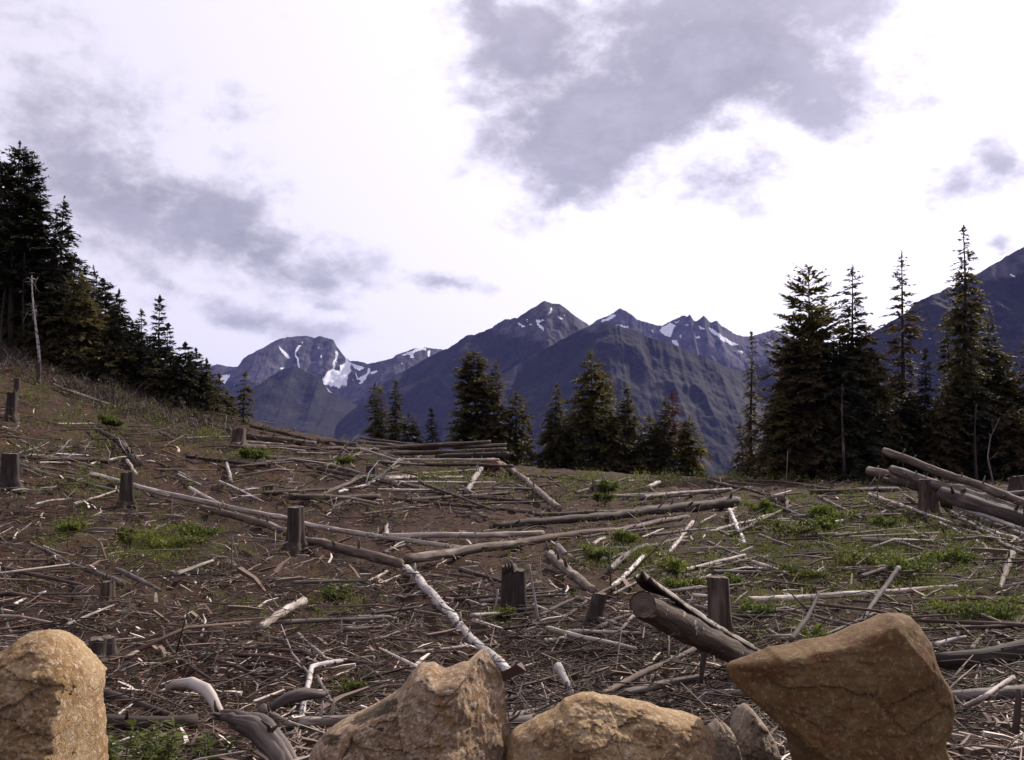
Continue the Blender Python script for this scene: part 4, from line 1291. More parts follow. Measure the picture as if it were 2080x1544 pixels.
def roots_and_driftwood():
    # bleached curved root and the grey twisted piece it springs from
    P = [at(337, 1398, 6.3), at(352, 1388, 6.3), at(387, 1386, 6.25), at(418, 1402, 6.2), at(438, 1436, 6.15), at(452, 1462, 6.1)]
    build_wood('bleached_root', np.array(P), np.array([.012, .026, .036, .036, .032, .024]), 'pale', 'smooth bleached root curving up in an arch above the weeds', 'root', stubs=False, follow=False, rough=.2)
    P = np.array([at(436, 1452, 6.15), at(485, 1464, 6.0), at(525, 1478, 5.9), at(556, 1512, 5.8), at(580, 1556, 5.7), at(600, 1610, 5.6)])
    R = np.array([.03, .06, .078, .08, .075, .07])
    P, R, L = resample(P, R, .05)
    rg = np.random.default_rng(12)
    parts = []
    for k in range(9):
        ph = k * 6.283 / 9 + rg.normal(0, .2)
        s0, s1 = (0, len(P)) if k < 5 else (rg.integers(2, 6), len(P) - rg.integers(0, 3))
        pts, rr = [], []
        for i in range(s0, s1):
            d = P[min(i + 1, len(P) - 1)] - P[max(i - 1, 0)]
            a, b = frame(d)
            g = ph + i * .07
            pts.append(P[i] + (a * math.cos(g) + b * math.sin(g)) * R[i] * .55 + rg.normal(0, .003, 3)); rr.append(R[i] * rg.uniform(.44, .54))
        rr[0] *= .3
        parts.append((*tube(pts, rr, 10, .3, k), 0, 0))
    for k in range(7):              # splinters and broken rootlets
        i = rg.integers(1, len(P) - 2)
        o = rg.normal(0, 1, 3); o[2] = abs(o[2]) * .8; o /= np.linalg.norm(o)
        parts.append((*tube([P[i] + o * R[i] * .5, P[i] + o * (R[i] + .04), P[i] + o * (R[i] + .10) + rg.normal(0, .02, 3)], [.018, .012, .004], 6, .2, k), 0, 0))
    V, f, A, mi = merge(parts)
    o = link('twisted_root', raw_mesh('twisted_root', V - P[0], f, attrs={'axc': A}), MAT['grey'], loc=P[0])
    tag(o, 'grey twisted root stock bending down beside the notched boulder', 'root')
    P = [at(549, 1440, 6.4), at(590, 1416, 6.45), at(625, 1408, 6.5), at(660, 1410, 6.55)]
    build_wood('driftwood', np.array(P), np.array([.022, .04, .038, .022]), 'grey', 'smooth grey driftwood piece bowed over the white elbow branch', 'driftwood', stubs=False, follow=False, rough=.22)
    # the uprooted stump on the crest
    c = ground(995, 958)
    c = c + np.array([0, 0, .0])
    parts = []
    rg = np.random.default_rng(3)
    P = [at(984, 944, c[1]), at(1002, 941, c[1]), at(1014, 948, c[1] + .1)]
    parts.append((*tube(P, [.26, .24, .2], 12, .25, 8), 0, 0))
    for i in range(14):
        a = rg.uniform(-.3, math.pi + .3)
        p0 = at(995 + rg.uniform(-8, 14), 946, c[1])
        e = p0 + np.array([math.cos(a) * rg.uniform(.3, .9), rg.uniform(-.4, .4), -rg.uniform(.2, .6)])
        parts.append((*tube([p0, (p0 + e) / 2 + [0, 0, .1], e], [.05, .03, .01], 5, .1, i), 0, 0))
    V, f, A, mi = merge(parts)
    o = link('uprooted_stump', raw_mesh('uprooted_stump', V - c, f, attrs={'axc': A}), MAT['orange'], loc=c)
    tag(o, 'reddish uprooted stump perched on the crest with dangling roots', 'stump')
    # the grey root clump in the right-hand bushes
    c = ground(1590, 1032)
    parts = []
    for i in range(16):
        s = at(1578 + rg.uniform(-14, 22), 1012 + rg.uniform(-4, 10), c[1] + rg.uniform(-.2, .2))
        e = at(1580 + rg.uniform(-40, 55), 1050 + rg.uniform(-8, 22), c[1] + rg.uniform(-.6, .4))
        parts.append((*tube([s, (s + e) / 2 + [0, 0, rg.uniform(0, .12)], e], [.06, .045, .015], 6, .2, i), 0, 0))
    parts.append((*tube([at(1562, 1016, c[1]), at(1585, 1012, c[1]), at(1606, 1026, c[1])], [.09, .14, .08], 10, .3, 4), 0, 0))
    V, f, A, mi = merge(parts)
    o = link('root_clump', raw_mesh('root_clump', V - c, f, attrs={'axc': A}), MAT['mottled'], loc=c)
    tag(o, 'old grey root clump sitting in the bushes below the big trees', 'root')


roots_and_driftwood()

# ------------------------------------------------------------------ boulders
def boulder(name, outline, d, depth, planes, mat, label, round_=.5, rough=.05, seed=0, stains=(), cat='boulder', edge_pow=14.0, facets=9):
    """outline: photo pixels of the silhouette at distance d; planes: facets of the near side (x0, slope_x, z0, slope_z, offset)"""
    rim = depth * round_
    o_ = np.array(outline, float)
    cpx, cpy = (o_[:, 0].min() + o_[:, 0].max()) / 2, (o_[:, 1].min() + o_[:, 1].max()) / 2
    # the side of the stone turned to the middle of the view shows its far rim, the other side its near face
    wx = np.clip(.55 + .95 * np.sign(CX - cpx) * (o_[:, 0] - cpx) / np.ptp(o_[:, 0]), 0, 1)
    wz = np.clip(.5 - 1.2 * (o_[:, 1] - cpy) / np.ptp(o_[:, 1]), 0, 1)
    rx_, rz_ = ray(o_[:, 0], o_[:, 1])
    W = np.stack([rx_ * (d + rim * wx), np.full(len(o_), d), EYE[2] + rz_ * (d + rim * wz)], -1)
    c = np.array([(W[:, 0].min() + W[:, 0].max()) / 2, (W[:, 2].min() + W[:, 2].max()) / 2])
    px = W[:, 0] - c[0]; pz = W[:, 2] - c[1]
    big = len(outline) > 9 and cat == 'boulder'
    nt_, nr = (280, 70) if big else (70, 18)
    th = np.linspace(-math.pi, math.pi, nt_, endpoint=False)
    # radius of the outline by direction (ray / polygon)
    R = np.zeros(nt_)
    m = len(px)
    for i in range(m):
        x1, y1, x2, y2 = px[i], pz[i], px[(i + 1) % m], pz[(i + 1) % m]
        ct, st = np.cos(th), np.sin(th)
        den = ct * (y2 - y1) - st * (x2 - x1)
        with np.errstate(divide='ignore', invalid='ignore'):
            t = (x1 * (y2 - y1) - y1 * (x2 - x1)) / den
            s = (x1 * st - y1 * ct) / den
        ok = (s >= -1e-6) & (s <= 1 + 1e-6) & (t > 0)
        R = np.where(ok, np.maximum(R, np.nan_to_num(t)), R)
    R = R * (1 + .010 * fbm(np.cos(th) * 9, np.sin(th) * 9, oct=4, seed=seed, gain=.65))
    size = float(np.sqrt((px.max() - px.min()) * (pz.max() - pz.min())))
    parts = []
    rings = (nr, 16)
    for front in (1, 0):
        rho = np.linspace(0, 1, rings[1 - front]) ** .75
        A, B = np.meshgrid(rho, th, indexing='ij')
        RR = A * R[None, :]
        x, z = RR * np.cos(B), RR * np.sin(B)
        edge = 1 - (1 - A ** edge_pow) ** .5            # stays flat, then rolls over near the silhouette
        if front:
            f = np.full(x.shape, -9.0)
            for x0, sx, z0, sz, o in planes:
                f = np.maximum(f, o + sx * (x - x0 * size) + sz * (z - z0 * size))
            rg = np.random.default_rng(seed)
            for _ in range(facets):            # broken-off corners: planes that bevel the near side
                ph = rg.uniform(0, 6.283); k_ = rg.uniform(.35, 1.1); r0 = rg.uniform(.55, .95)
                lim = np.interp(ph, th + math.pi, np.roll(R, 0)) if False else R[int((ph / 6.283) * nt_) % nt_]
                a_ = th[int((ph / 6.283) * nt_) % nt_]
                f = np.maximum(f, k_ * (x * math.cos(a_) + z * math.sin(a_) - r0 * lim))
            y = f + edge * (depth * round_ - f)
            y = np.minimum(y, depth * round_)
        else:
            y = depth * round_ + np.sqrt(np.clip(1 - A ** 2.4, 0, 1)) * depth * (1 - round_)
        parts.append((x, y, z))
    out, off, faces = [], 0, []
    for k, (x, y, z) in enumerate(parts):
        v = np.stack([x, y, z], -1).reshape(-1, 3)
        idx = np.arange(rings[k] * nt_).reshape(rings[k], nt_) + off
        a, b = idx[:-1], idx[1:]
        q = np.stack([a, np.roll(a, -1, 1), np.roll(b, -1, 1), b], -1).reshape(-1, 4)
        faces.append(q if k == 0 else q[:, ::-1])
        out.append(v); off += len(v)
    V = np.concatenate(out)
    Q = np.concatenate(faces)
    # breakage: chips and ledges, stronger away from the silhouette
    s = 1.0 / size
    n1 = fbm(V[:, 0] * 3.5 * s, V[:, 1] * 3.5 * s, V[:, 2] * 3.5 * s, oct=3, seed=seed + 1)
    n2 = fbm(V[:, 0] * 11 * s, V[:, 1] * 11 * s, V[:, 2] * 11 * s, oct=4, seed=seed + 2, gain=.62, ridge=True)
    n3 = np.floor((V[:, 2] * 1.0 + V[:, 0] * .35 + .12 * size * n1) / (.13 * size))
    n3 = (hash3(n3.astype(int), n3.astype(int) * 0, n3.astype(int) * 0, seed) - .5)
    rr = np.concatenate([np.repeat(np.linspace(0, 1, m_) ** .75, nt_) for m_ in rings])
    inner = np.clip((1 - rr) * 9, .12, 1)
    n4 = fbm(V[:, 0] * 30 * s, V[:, 1] * 30 * s, V[:, 2] * 30 * s, oct=3, seed=seed + 9, gain=.6, ridge=True)
    # flat fracture faces: every patch of the surface keeps a slope of its own
    rg = np.random.default_rng(seed + 70)
    ns = 34 if big else 9
    sx_ = rg.uniform(px.min(), px.max(), ns); sz_ = rg.uniform(pz.min(), pz.max(), ns)
    wx_ = V[:, 0] + .05 * size * n1; wz_ = V[:, 2] + .04 * size * n2
    near_i = np.argmin((wx_[:, None] - sx_) ** 2 + (wz_[:, None] - sz_) ** 2, 1)
    so = rg.normal(0, .4, ns); gx = rg.normal(0, .28, ns); gz = rg.normal(0, .28, ns)
    V[:, 1] += inner * .75 * (rough / .05) ** .5 * (so[near_i] * .028 * size + .55 * (gx[near_i] * (V[:, 0] - sx_[near_i]) + gz[near_i] * (V[:, 2] - sz_[near_i])))
    V[:, 1] += inner * size * (rough * 1.1 * n1 + rough * .5 * n2 + rough * .7 * n3 + rough * .22 * n4)
    # same position for doubled rim points
    base = np.array([c[0], d, c[1]])
    Wd = V + base
    qx, qy = pix(Wd[:, 0], Wd[:, 1], Wd[:, 2])
    st = np.zeros(len(V))
    for poly in stains: st = np.maximum(st, inside(qx + 4 * n2, qy + 4 * n1, poly) * 1.0)
    me = raw_mesh(name, V, Q, attrs={'stain': st})
    # weld the centre and rim
    import bmesh
    bm = bmesh.new(); bm.from_mesh(me)
    bmesh.ops.remove_doubles(bm, verts=bm.verts, dist=.0012)
    bmesh.ops.recalc_face_normals(bm, faces=bm.faces)
    bm.to_mesh(me); bm.free()
    o = link(name, me, MAT[mat], loc=base)
    return tag(o, label, cat)


boulder('boulder', [(-70, 1335), (0, 1303), (20, 1288), (40, 1282), (78, 1279), (112, 1283), (140, 1303), (168, 1335), (186, 1365), (197, 1400), (194, 1430), (199, 1480), (198, 1544), (202, 1610), (190, 1700), (-60, 1720), (-150, 1600), (-130, 1430)],
        4.6, .7, [(.32, -.12, 0, .10, 0.0), (.32, 4.2, 0, .1, 0.0), (0, 0, .33, 1.1, .0)], 'rock_ochre', 'tall pale ochre boulder cut off by the left edge, its right face sunlit', .5, .05, 3, facets=2)
boulder('boulder', [(600, 1575), (611, 1540), (636, 1509), (658, 1490), (692, 1470), (723, 1455), (748, 1442), (776, 1423), (809, 1400), (831, 1366), (851, 1346), (879, 1344), (901, 1358), (915, 1355), (937, 1346), (962, 1342),
                    (971, 1328), (985, 1316), (998, 1338), (1016, 1368), (1023, 1395), (1027, 1445), (1032, 1487), (1038, 1523), (1045, 1560), (1052, 1660), (900, 1730), (640, 1710), (585, 1640)],
        4.4, .55, [(.1, -.10, .1, .42, 0.0), (.27, 1.6, 0, .25, 0.0), (-.1, -.3, .18, 1.0, .0)], 'rock_pink', 'notched pinkish boulder with a pointed tip and dark moss strip', .6, .042, 14,
        stains=[[(655, 1498), (672, 1490), (695, 1494), (685, 1516), (660, 1514)], [(712, 1470), (735, 1448), (775, 1428), (805, 1415), (812, 1425), (795, 1445), (750, 1465), (728, 1476)], [(765, 1480), (782, 1477), (778, 1486)]])
boulder('boulder', [(1025, 1585), (1033, 1512), (1041, 1495), (1064, 1481), (1086, 1462), (1117, 1448), (1136, 1431), (1147, 1420), (1175, 1411), (1211, 1407), (1228, 1413), (1262, 1416), (1287, 1422), (1315, 1425), (1343, 1431),
                    (1365, 1441), (1398, 1448), (1426, 1453), (1450, 1462), (1466, 1490), (1474, 1530), (1480, 1600), (1440, 1700), (1240, 1730), (1060, 1700)],
        4.3, .6, [(-.05, -.35, 0, .35, 0.0), (.0, .15, 0, .5, 0.02), (.28, .55, .0, .2, .05), (0, 0, .18, 1.3, .08)], 'rock_ochre', 'low wide ochre boulder in the middle of the front row', .6, .055, 29)
boulder('boulder', [(1472, 1359), (1480, 1350), (1517, 1338), (1557, 1322), (1563, 1317), (1612, 1310), (1649, 1300), (1701, 1293), (1754, 1272), (1802, 1257), (1828, 1245), (1860, 1246), (1884, 1252), (1900, 1267), (1912, 1285), (1926, 1304),
                    (1927, 1335), (1942, 1372), (1959, 1393), (1965, 1415), (1969, 1442), (1962, 1482), (1954, 1501), (1939, 1512), (1948, 1541), (1952, 1600), (1872, 1690), (1682, 1700), (1625, 1600), (1606, 1520), (1588, 1485), (1560, 1464), (1529, 1433), (1498, 1405), (1480, 1378)],
        4.5, .5, [(.0, .04, 0, .10, 0.0), (.40, .8, 0, .1, 0.0), (-.36, -.5, -.1, -.3, .0)], 'rock_brown', 'largest boulder, flat brown wedge shape tilted to the left', .5, .017, 44, edge_pow=30.0, facets=7)
boulder('boulder', [(1440, 1475), (1462, 1460), (1472, 1472), (1480, 1468), (1496, 1480), (1503, 1500), (1512, 1530), (1522, 1600), (1480, 1660), (1430, 1620)], 4.7, .35, [(0, -.2, 0, .4, 0), (.2, .8, 0, .2, 0)], 'rock_grey',
        'small grey white boulder wedged between the low wide boulder and the largest one', .6, .08, 52)
boulder('boulder', [(1484, 1476), (1505, 1438), (1521, 1428), (1535, 1440), (1558, 1466), (1580, 1500), (1600, 1570), (1540, 1600), (1490, 1560)], 5.2, .35, [(.1, .6, 0, .5, 0), (-.1, -.4, 0, .3, 0)], 'rock_grey',
        'broken grey stone peeping out beneath the tilted edge of the largest boulder', .6, .08, 61)


def stone(outline, label, mat, seed, rough=.05):
    o = np.array(outline, float)
    g = ground(o[:, 0].mean(), o[:, 1].max() - 1)
    w = (o[:, 0].max() - o[:, 0].min()) * g[1] / F
    boulder('stone', outline, g[1], w * .7, [(0, -.3, 0, .5, 0), (.1, .5, 0, .3, 0)], mat, label, .55, rough, seed, cat='stone')


stone([(1560, 1276), (1564, 1262), (1572, 1254), (1578, 1258), (1584, 1272), (1582, 1285), (1570, 1284)], 'white rounded stone in green leaves beyond the largest boulder', 'rock_grey', 5)
stone([(1382, 1440), (1388, 1430), (1402, 1422), (1410, 1428), (1413, 1441), (1400, 1448), (1386, 1448)], 'small yellowish stone on top of the low wide boulder edge', 'rock_ochre', 6)
stone([(1393, 1366), (1396, 1352), (1408, 1344), (1419, 1348), (1422, 1364), (1415, 1374), (1398, 1374)], 'round grey stone under the big cut trunk', 'rock_grey', 7)
stone([(1316, 1305), (1324, 1296), (1338, 1298), (1346, 1308), (1338, 1318), (1320, 1316)], 'flat whitish stone in the slash left of the big cut trunk', 'rock_grey', 8)
stone([(964, 1182), (972, 1173), (985, 1171), (991, 1180), (985, 1187), (968, 1188)], 'little pale stone near the arched bare branch', 'rock_grey', 9)
stone([(1678, 1176), (1686, 1169), (1696, 1172), (1698, 1180), (1684, 1182)], 'small grey stone in the green right of the tall clean cut stump', 'rock_grey', 10)
stone([(755, 1020), (765, 1013), (778, 1015), (780, 1026), (762, 1028)], 'grey stone below the torn end of the level log', 'rock_grey', 12)


# ------------------------------------------------------------------ conifers
BACK = None


def cards(P, Dv, Wv):
    """kite shaped sprays: base point, length vector, width vector -> verts, quads"""
    n = len(P)
    V = np.empty((n, 4, 3))
    V[:, 0] = P; V[:, 1] = P + Dv * .42 + Wv; V[:, 2] = P + Dv; V[:, 3] = P + Dv * .42 - Wv
    return V.reshape(-1, 3), np.arange(n * 4).reshape(n, 4)


PROFILES = {
    'cone': lambda t: (1 - t) ** .78,
    'column': lambda t: np.minimum(1, 2.2 * (1 - t)) ** .7,
    'spire': lambda t: np.where(t > .7, .34 * ((1 - t) / .3) ** .6, .34 + .66 * ((.7 - t) / .7) ** .6),
    'bottle': lambda t: np.where(t > .6, .95 * ((1 - t) / .4) ** .9, .8 + .15 * np.sin(t * 9)),
    'round': lambda t: np.sqrt(np.clip(1 - t ** 2.2, 0, 1)) * .95 + .05,
}


def conifer(px, top, d, hw, label, profile='cone', mat='needle', start=.06, dens=1.0, droop=.25, sparse_top=0.0, gaps=.15, seed=0, size=1.0, upsweep=.0, trunk='dark', basey=None, lean=0.0, group='conifers round the clearing', name='conifer_tree', dead_low=0):
    rg = np.random.default_rng(1000 + seed)
    dx, _ = ray(px, top)
    base = np.array([float(dx) * d, d, 0.0]); base[2] = float(base_h(base[0], d)) - .15
    h = at(px, top, d)[2] - base[2]
    R = hw * d / F
    prof = PROFILES[profile]
    CV, CQ, off = [], [], 0
    WP = []
    z = start
    spacing = .21 / math.sqrt(dens) * (1 if h > 6 else .8)
    nwh = max(int(h * (1 - start) / spacing), 8)
    curve = rg.normal(0, .012 * h, 2)

    def axis(t):
        return np.array([lean * h * t + curve[0] * math.sin(t * 5), curve[1] * math.sin(t * 4), h * t])

    for wi in range(nwh):
        t = start + (1 - start) * (wi + rg.uniform(-.3, .3)) / nwh
        t = min(max(t, start), .995)
        tt = (t - start) / (1 - start)
        r0 = R * float(prof(np.array(tt))) + .10 * size
        k = 9 if tt < .8 else 7
        if sparse_top and tt > 1 - sparse_top: k = max(3, int(k * .62))
        for b in range(k):
            if rg.random() < gaps: continue
            az = rg.uniform(0, 2 * math.pi)
            L = r0 * rg.uniform(.62, 1.18) * (1.25 if rg.random() < .06 else 1)
            up = upsweep + .35 * max(0, tt - .5) * 2 - .08 - droop * .5 * (1 - tt) + rg.normal(0, .12)
            hd = np.array([math.cos(az), math.sin(az), 0])
            p0 = axis(t)
            m = max(int(7 + L * 17 * dens), 6)
            if sparse_top and tt > 1 - sparse_top: m = int(m * .75) + 2
            s = np.sort(rg.uniform(.10, 1.0, m))
            sag = -droop * L * s ** 2 + .16 * L * np.clip(s - .6, 0, 1) ** 1.5
            P = p0 + np.outer(s * L, hd) + np.stack([np.zeros(m), np.zeros(m), s * L * up + sag], -1)
            side = np.where(rg.random(m) < .5, 1.0, -1.0) * rg.uniform(.3, 1.25, m)
            side[-1] = 0
            ca, sa = np.cos(side), np.sin(side)
            D = np.stack([hd[0] * ca - hd[1] * sa, hd[0] * sa + hd[1] * ca, rg.normal(-.10 + up * .6, .28, m) - droop * .4], -1)
            ln = (np.clip(.36 * L * (1.15 - s), .08, .42) + .09) * size * rg.uniform(.6, 1.3, m)
            D = D / np.linalg.norm(D, axis=1)[:, None] * ln[:, None]
            Wd = np.cross(D, rg.normal(0, 1, (m, 3)) * .45 + np.array([0, 0, 1.0]))
            Wd = Wd / (np.linalg.norm(Wd, axis=1)[:, None] + 1e-9) * (ln * rg.uniform(.12, .22, m))[:, None]
            v, q = cards(P, D, Wd)
            CV.append(v); CQ.append(q + off); off += len(v)
            if rg.random() < .75:
                WP.append((p0, p0 + hd * L * .5 + [0, 0, L * .5 * up - droop * L * .25], p0 + hd * L * .92 + [0, 0, L * .92 * up - droop * L * .8], max(.006, .012 * L + .004)))
    for i in range(dead_low):                 # bare dead limbs on the lower trunk
        t = rg.uniform(.06, max(start, .12) + .12)
        az = rg.uniform(0, 6.28); L = rg.uniform(.5, 1.2) * max(R, .5)
        hd = np.array([math.cos(az), math.sin(az), -.15])
        p0 = axis(t)
        WP.append((p0, p0 + hd * L * .5, p0 + hd * L + [0, 0, -.12 * L], .012))
    # leader tip
    m = 7
    tp = np.array([axis(t) for t in np.linspace(.93, 1.0, m)])
    D = rg.normal(0, .05, (m, 3)) + [0, 0, .2]
    v, q = cards(tp, D * size, np.cross(D, rg.normal(0, 1, (m, 3))) * .35)
    CV.append(v); CQ.append(q + off); off += len(v)
    # trunk
    ts = np.linspace(0, 1, 9)
    tr = max(.028 * h ** .85 * .8, .035)
    Pt = np.array([axis(t) for t in ts])
    parts = [(*tube(Pt, tr * (1 - ts * .93), 7, .08, seed), 0, 0)]
    woods = []
    wo = 0
    wv, wq, wa = [], [], []
    for p0, p1, p2, r in WP:
        pts = [p0, p1, p2]; rr = [r, r * .7, r * .3]
        a = np.array([0, 0, 1.0])
        for p, q_ in zip(pts, rr):
            e = p2 - p0; e = e / (np.linalg.norm(e) + 1e-9)
            u = np.cross(e, a); u = u / (np.linalg.norm(u) + 1e-9); w = np.cross(u, e)
            for k in range(3):
                g = k * 2.0944
                wv.append(p + (u * math.cos(g) + w * math.sin(g)) * q_); wa.append([0, 0, 0])
        for l in (0, 1):
            for k in range(3):
                a0 = wo + l * 3 + k; a1 = wo + l * 3 + (k + 1) % 3
                wq.append((a0, a1, a1 + 3, a0 + 3))
        wo += 9
    root = empty(name, base)
    tag(root, label, 'tree', group)
    V, f, A, mi = merge(parts)
    if wv:
        nq = len(V)
        V = np.vstack([V, np.array(wv)]); A = np.vstack([A, np.array(wa)])
        f = [np.vstack([f[0], np.array(wq) + nq])] + f[1:]
    link('trunk', raw_mesh('trunk', V, f, attrs={'axc': A}), MAT[trunk], root)
    link('crown', raw_mesh('crown', np.concatenate(CV), np.concatenate(CQ), smooth=False), MAT[mat], root)
    return root


def dead_snag(px, top, basey, d, wpx, mat, label, limbs, seed, hw=14, topcut=True, lean=0.0, group=None):
    rg = np.random.default_rng(3000 + seed)
    dx, _ = ray(px, top)
    base = np.array([float(ray(px + lean, basey)[0]) * d, d, 0.0])
    base[2] = min(float(base_h(base[0], d)) - .1, at(px, basey, d)[2])
    tip = at(px, top, d)
    h = tip[2] - base[2]
    n = 12
    ts = np.linspace(0, 1, n)
    P = (tip - base)[None, :] * ts[:, None]
    P[:, 0] += .05 * np.sin(ts * 5 + seed)
    r = wpx * .5 * d / F
    root = empty('dead_snag', base)
    tag(root, label, 'dead tree', group)
    v, q, t, ax = tube(P, r * (1.1 - ts * .85), 8, .12, seed)
    link('trunk', raw_mesh('trunk', v, [q, t], attrs={'axc': ax}), MAT[mat], root)
    if limbs:
        parts = []
        for i in range(limbs):
            s = rg.uniform(.25, .99) ** .7
            p0 = tip * 0 + (tip - base) * s
            az = rg.uniform(0, 6.28)
            L = hw * d / F * rg.uniform(.5, 1.2) * (.55 + .6 * (1 - abs(s - .8)))
            hd = np.array([math.cos(az), math.sin(az), 0])
            e1 = p0 + hd * L * .6 + [0, 0, rg.uniform(-.3, .05) * L]; e2 = p0 + hd * L + [0, 0, rg.uniform(-.7, .1) * L]
            parts.append((*tube([p0, e1, e2], [r * .28, r * .18, r * .07], 4, .1, i), 0, 0))
            for _ in range(3):
                k = rg.uniform(.3, 1)
                q0 = p0 + (e2 - p0) * k
                parts.append((*tube([q0, q0 + rg.normal(0, .14, 3) + [0, 0, -.06], q0 + rg.normal(0, .22, 3) + [0, 0, -.16]], [r * .12, r * .09, r * .04], 3, .1, i), 0, 0))
        V, f, A, mi = merge(parts)
        link('limbs', raw_mesh('limbs', V, f, attrs={'axc': A}), MAT['dark' if mat == 'brown' else mat], root)
    return root


LEFT = 'dark conifers along the left hill'
MID = 'conifers beyond the crest in the middle'
RIGHT = 'tall conifers at the right'
for args, kw in [
    # left hill
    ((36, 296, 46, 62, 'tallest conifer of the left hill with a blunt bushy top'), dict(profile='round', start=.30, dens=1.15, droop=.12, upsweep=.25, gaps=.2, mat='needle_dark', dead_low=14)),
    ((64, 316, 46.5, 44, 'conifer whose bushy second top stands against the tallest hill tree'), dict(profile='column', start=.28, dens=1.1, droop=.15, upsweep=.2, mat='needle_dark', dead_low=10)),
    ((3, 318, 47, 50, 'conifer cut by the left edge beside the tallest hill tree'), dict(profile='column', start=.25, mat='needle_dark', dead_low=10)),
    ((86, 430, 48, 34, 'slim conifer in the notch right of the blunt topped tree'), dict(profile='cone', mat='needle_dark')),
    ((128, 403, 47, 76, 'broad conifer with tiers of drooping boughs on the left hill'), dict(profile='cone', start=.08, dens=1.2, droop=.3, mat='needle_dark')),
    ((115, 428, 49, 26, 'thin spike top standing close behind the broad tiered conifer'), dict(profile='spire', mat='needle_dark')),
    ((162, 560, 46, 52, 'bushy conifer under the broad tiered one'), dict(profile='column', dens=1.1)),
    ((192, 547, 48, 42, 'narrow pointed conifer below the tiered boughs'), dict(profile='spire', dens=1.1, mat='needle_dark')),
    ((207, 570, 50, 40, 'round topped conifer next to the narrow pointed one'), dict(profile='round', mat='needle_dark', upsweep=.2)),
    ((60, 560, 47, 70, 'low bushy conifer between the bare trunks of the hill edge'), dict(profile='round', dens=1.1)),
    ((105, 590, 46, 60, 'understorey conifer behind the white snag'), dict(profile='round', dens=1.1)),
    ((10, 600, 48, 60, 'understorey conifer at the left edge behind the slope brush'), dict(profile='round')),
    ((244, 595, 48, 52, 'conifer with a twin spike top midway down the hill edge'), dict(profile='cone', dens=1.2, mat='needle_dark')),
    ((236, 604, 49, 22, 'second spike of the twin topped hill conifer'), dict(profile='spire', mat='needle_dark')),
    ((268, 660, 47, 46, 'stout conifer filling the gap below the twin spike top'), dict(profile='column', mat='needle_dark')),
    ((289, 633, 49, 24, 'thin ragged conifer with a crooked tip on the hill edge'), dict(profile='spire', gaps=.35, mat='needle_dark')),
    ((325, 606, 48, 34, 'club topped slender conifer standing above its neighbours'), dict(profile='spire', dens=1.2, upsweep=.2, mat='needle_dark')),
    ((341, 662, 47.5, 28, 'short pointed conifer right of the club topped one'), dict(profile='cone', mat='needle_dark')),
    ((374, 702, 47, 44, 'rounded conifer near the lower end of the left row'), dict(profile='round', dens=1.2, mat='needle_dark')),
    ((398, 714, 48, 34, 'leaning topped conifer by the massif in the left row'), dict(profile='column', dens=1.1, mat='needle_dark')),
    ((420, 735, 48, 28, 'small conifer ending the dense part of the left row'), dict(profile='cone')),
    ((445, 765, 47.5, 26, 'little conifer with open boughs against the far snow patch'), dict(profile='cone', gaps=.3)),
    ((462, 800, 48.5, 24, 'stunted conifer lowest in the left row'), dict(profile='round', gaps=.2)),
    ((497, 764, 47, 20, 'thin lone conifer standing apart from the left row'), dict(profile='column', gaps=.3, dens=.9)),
    ((316, 740, 46.5, 40, 'bushy conifer at the foot of the club topped one'), dict(profile='round')),
    ((225, 700, 46, 50, 'bushy conifer at the foot of the hill edge'), dict(profile='round')),
    ((350, 780, 46.5, 36, 'low conifer bush at the lower hill edge'), dict(profile='round')),
]:
    conifer(*args, seed=int(args[0] * 7 + args[1]), group=LEFT, **kw)
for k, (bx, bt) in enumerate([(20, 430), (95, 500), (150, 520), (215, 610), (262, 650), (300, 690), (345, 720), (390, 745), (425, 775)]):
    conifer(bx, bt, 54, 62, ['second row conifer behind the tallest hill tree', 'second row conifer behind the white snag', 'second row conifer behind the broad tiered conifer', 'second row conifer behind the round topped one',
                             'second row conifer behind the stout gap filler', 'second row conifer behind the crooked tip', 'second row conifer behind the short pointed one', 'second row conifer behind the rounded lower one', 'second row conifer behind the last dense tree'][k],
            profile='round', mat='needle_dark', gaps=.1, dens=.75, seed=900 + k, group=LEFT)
dead_snag(65, 560, 745, 44.5, 7, 'white', 'white barked dead snag standing at the edge of the hill forest', 6, 1, hw=8, lean=14)
dead_snag(49, 500, 728, 45.6, 6, 'dark', 'straight dark bare trunk beside the white snag', 6, 2, hw=8)
dead_snag(14, 520, 720, 45.6, 6, 'dark', 'leaning dark trunk nearest the left edge of the hill forest', 4, 3, hw=8, lean=-12)

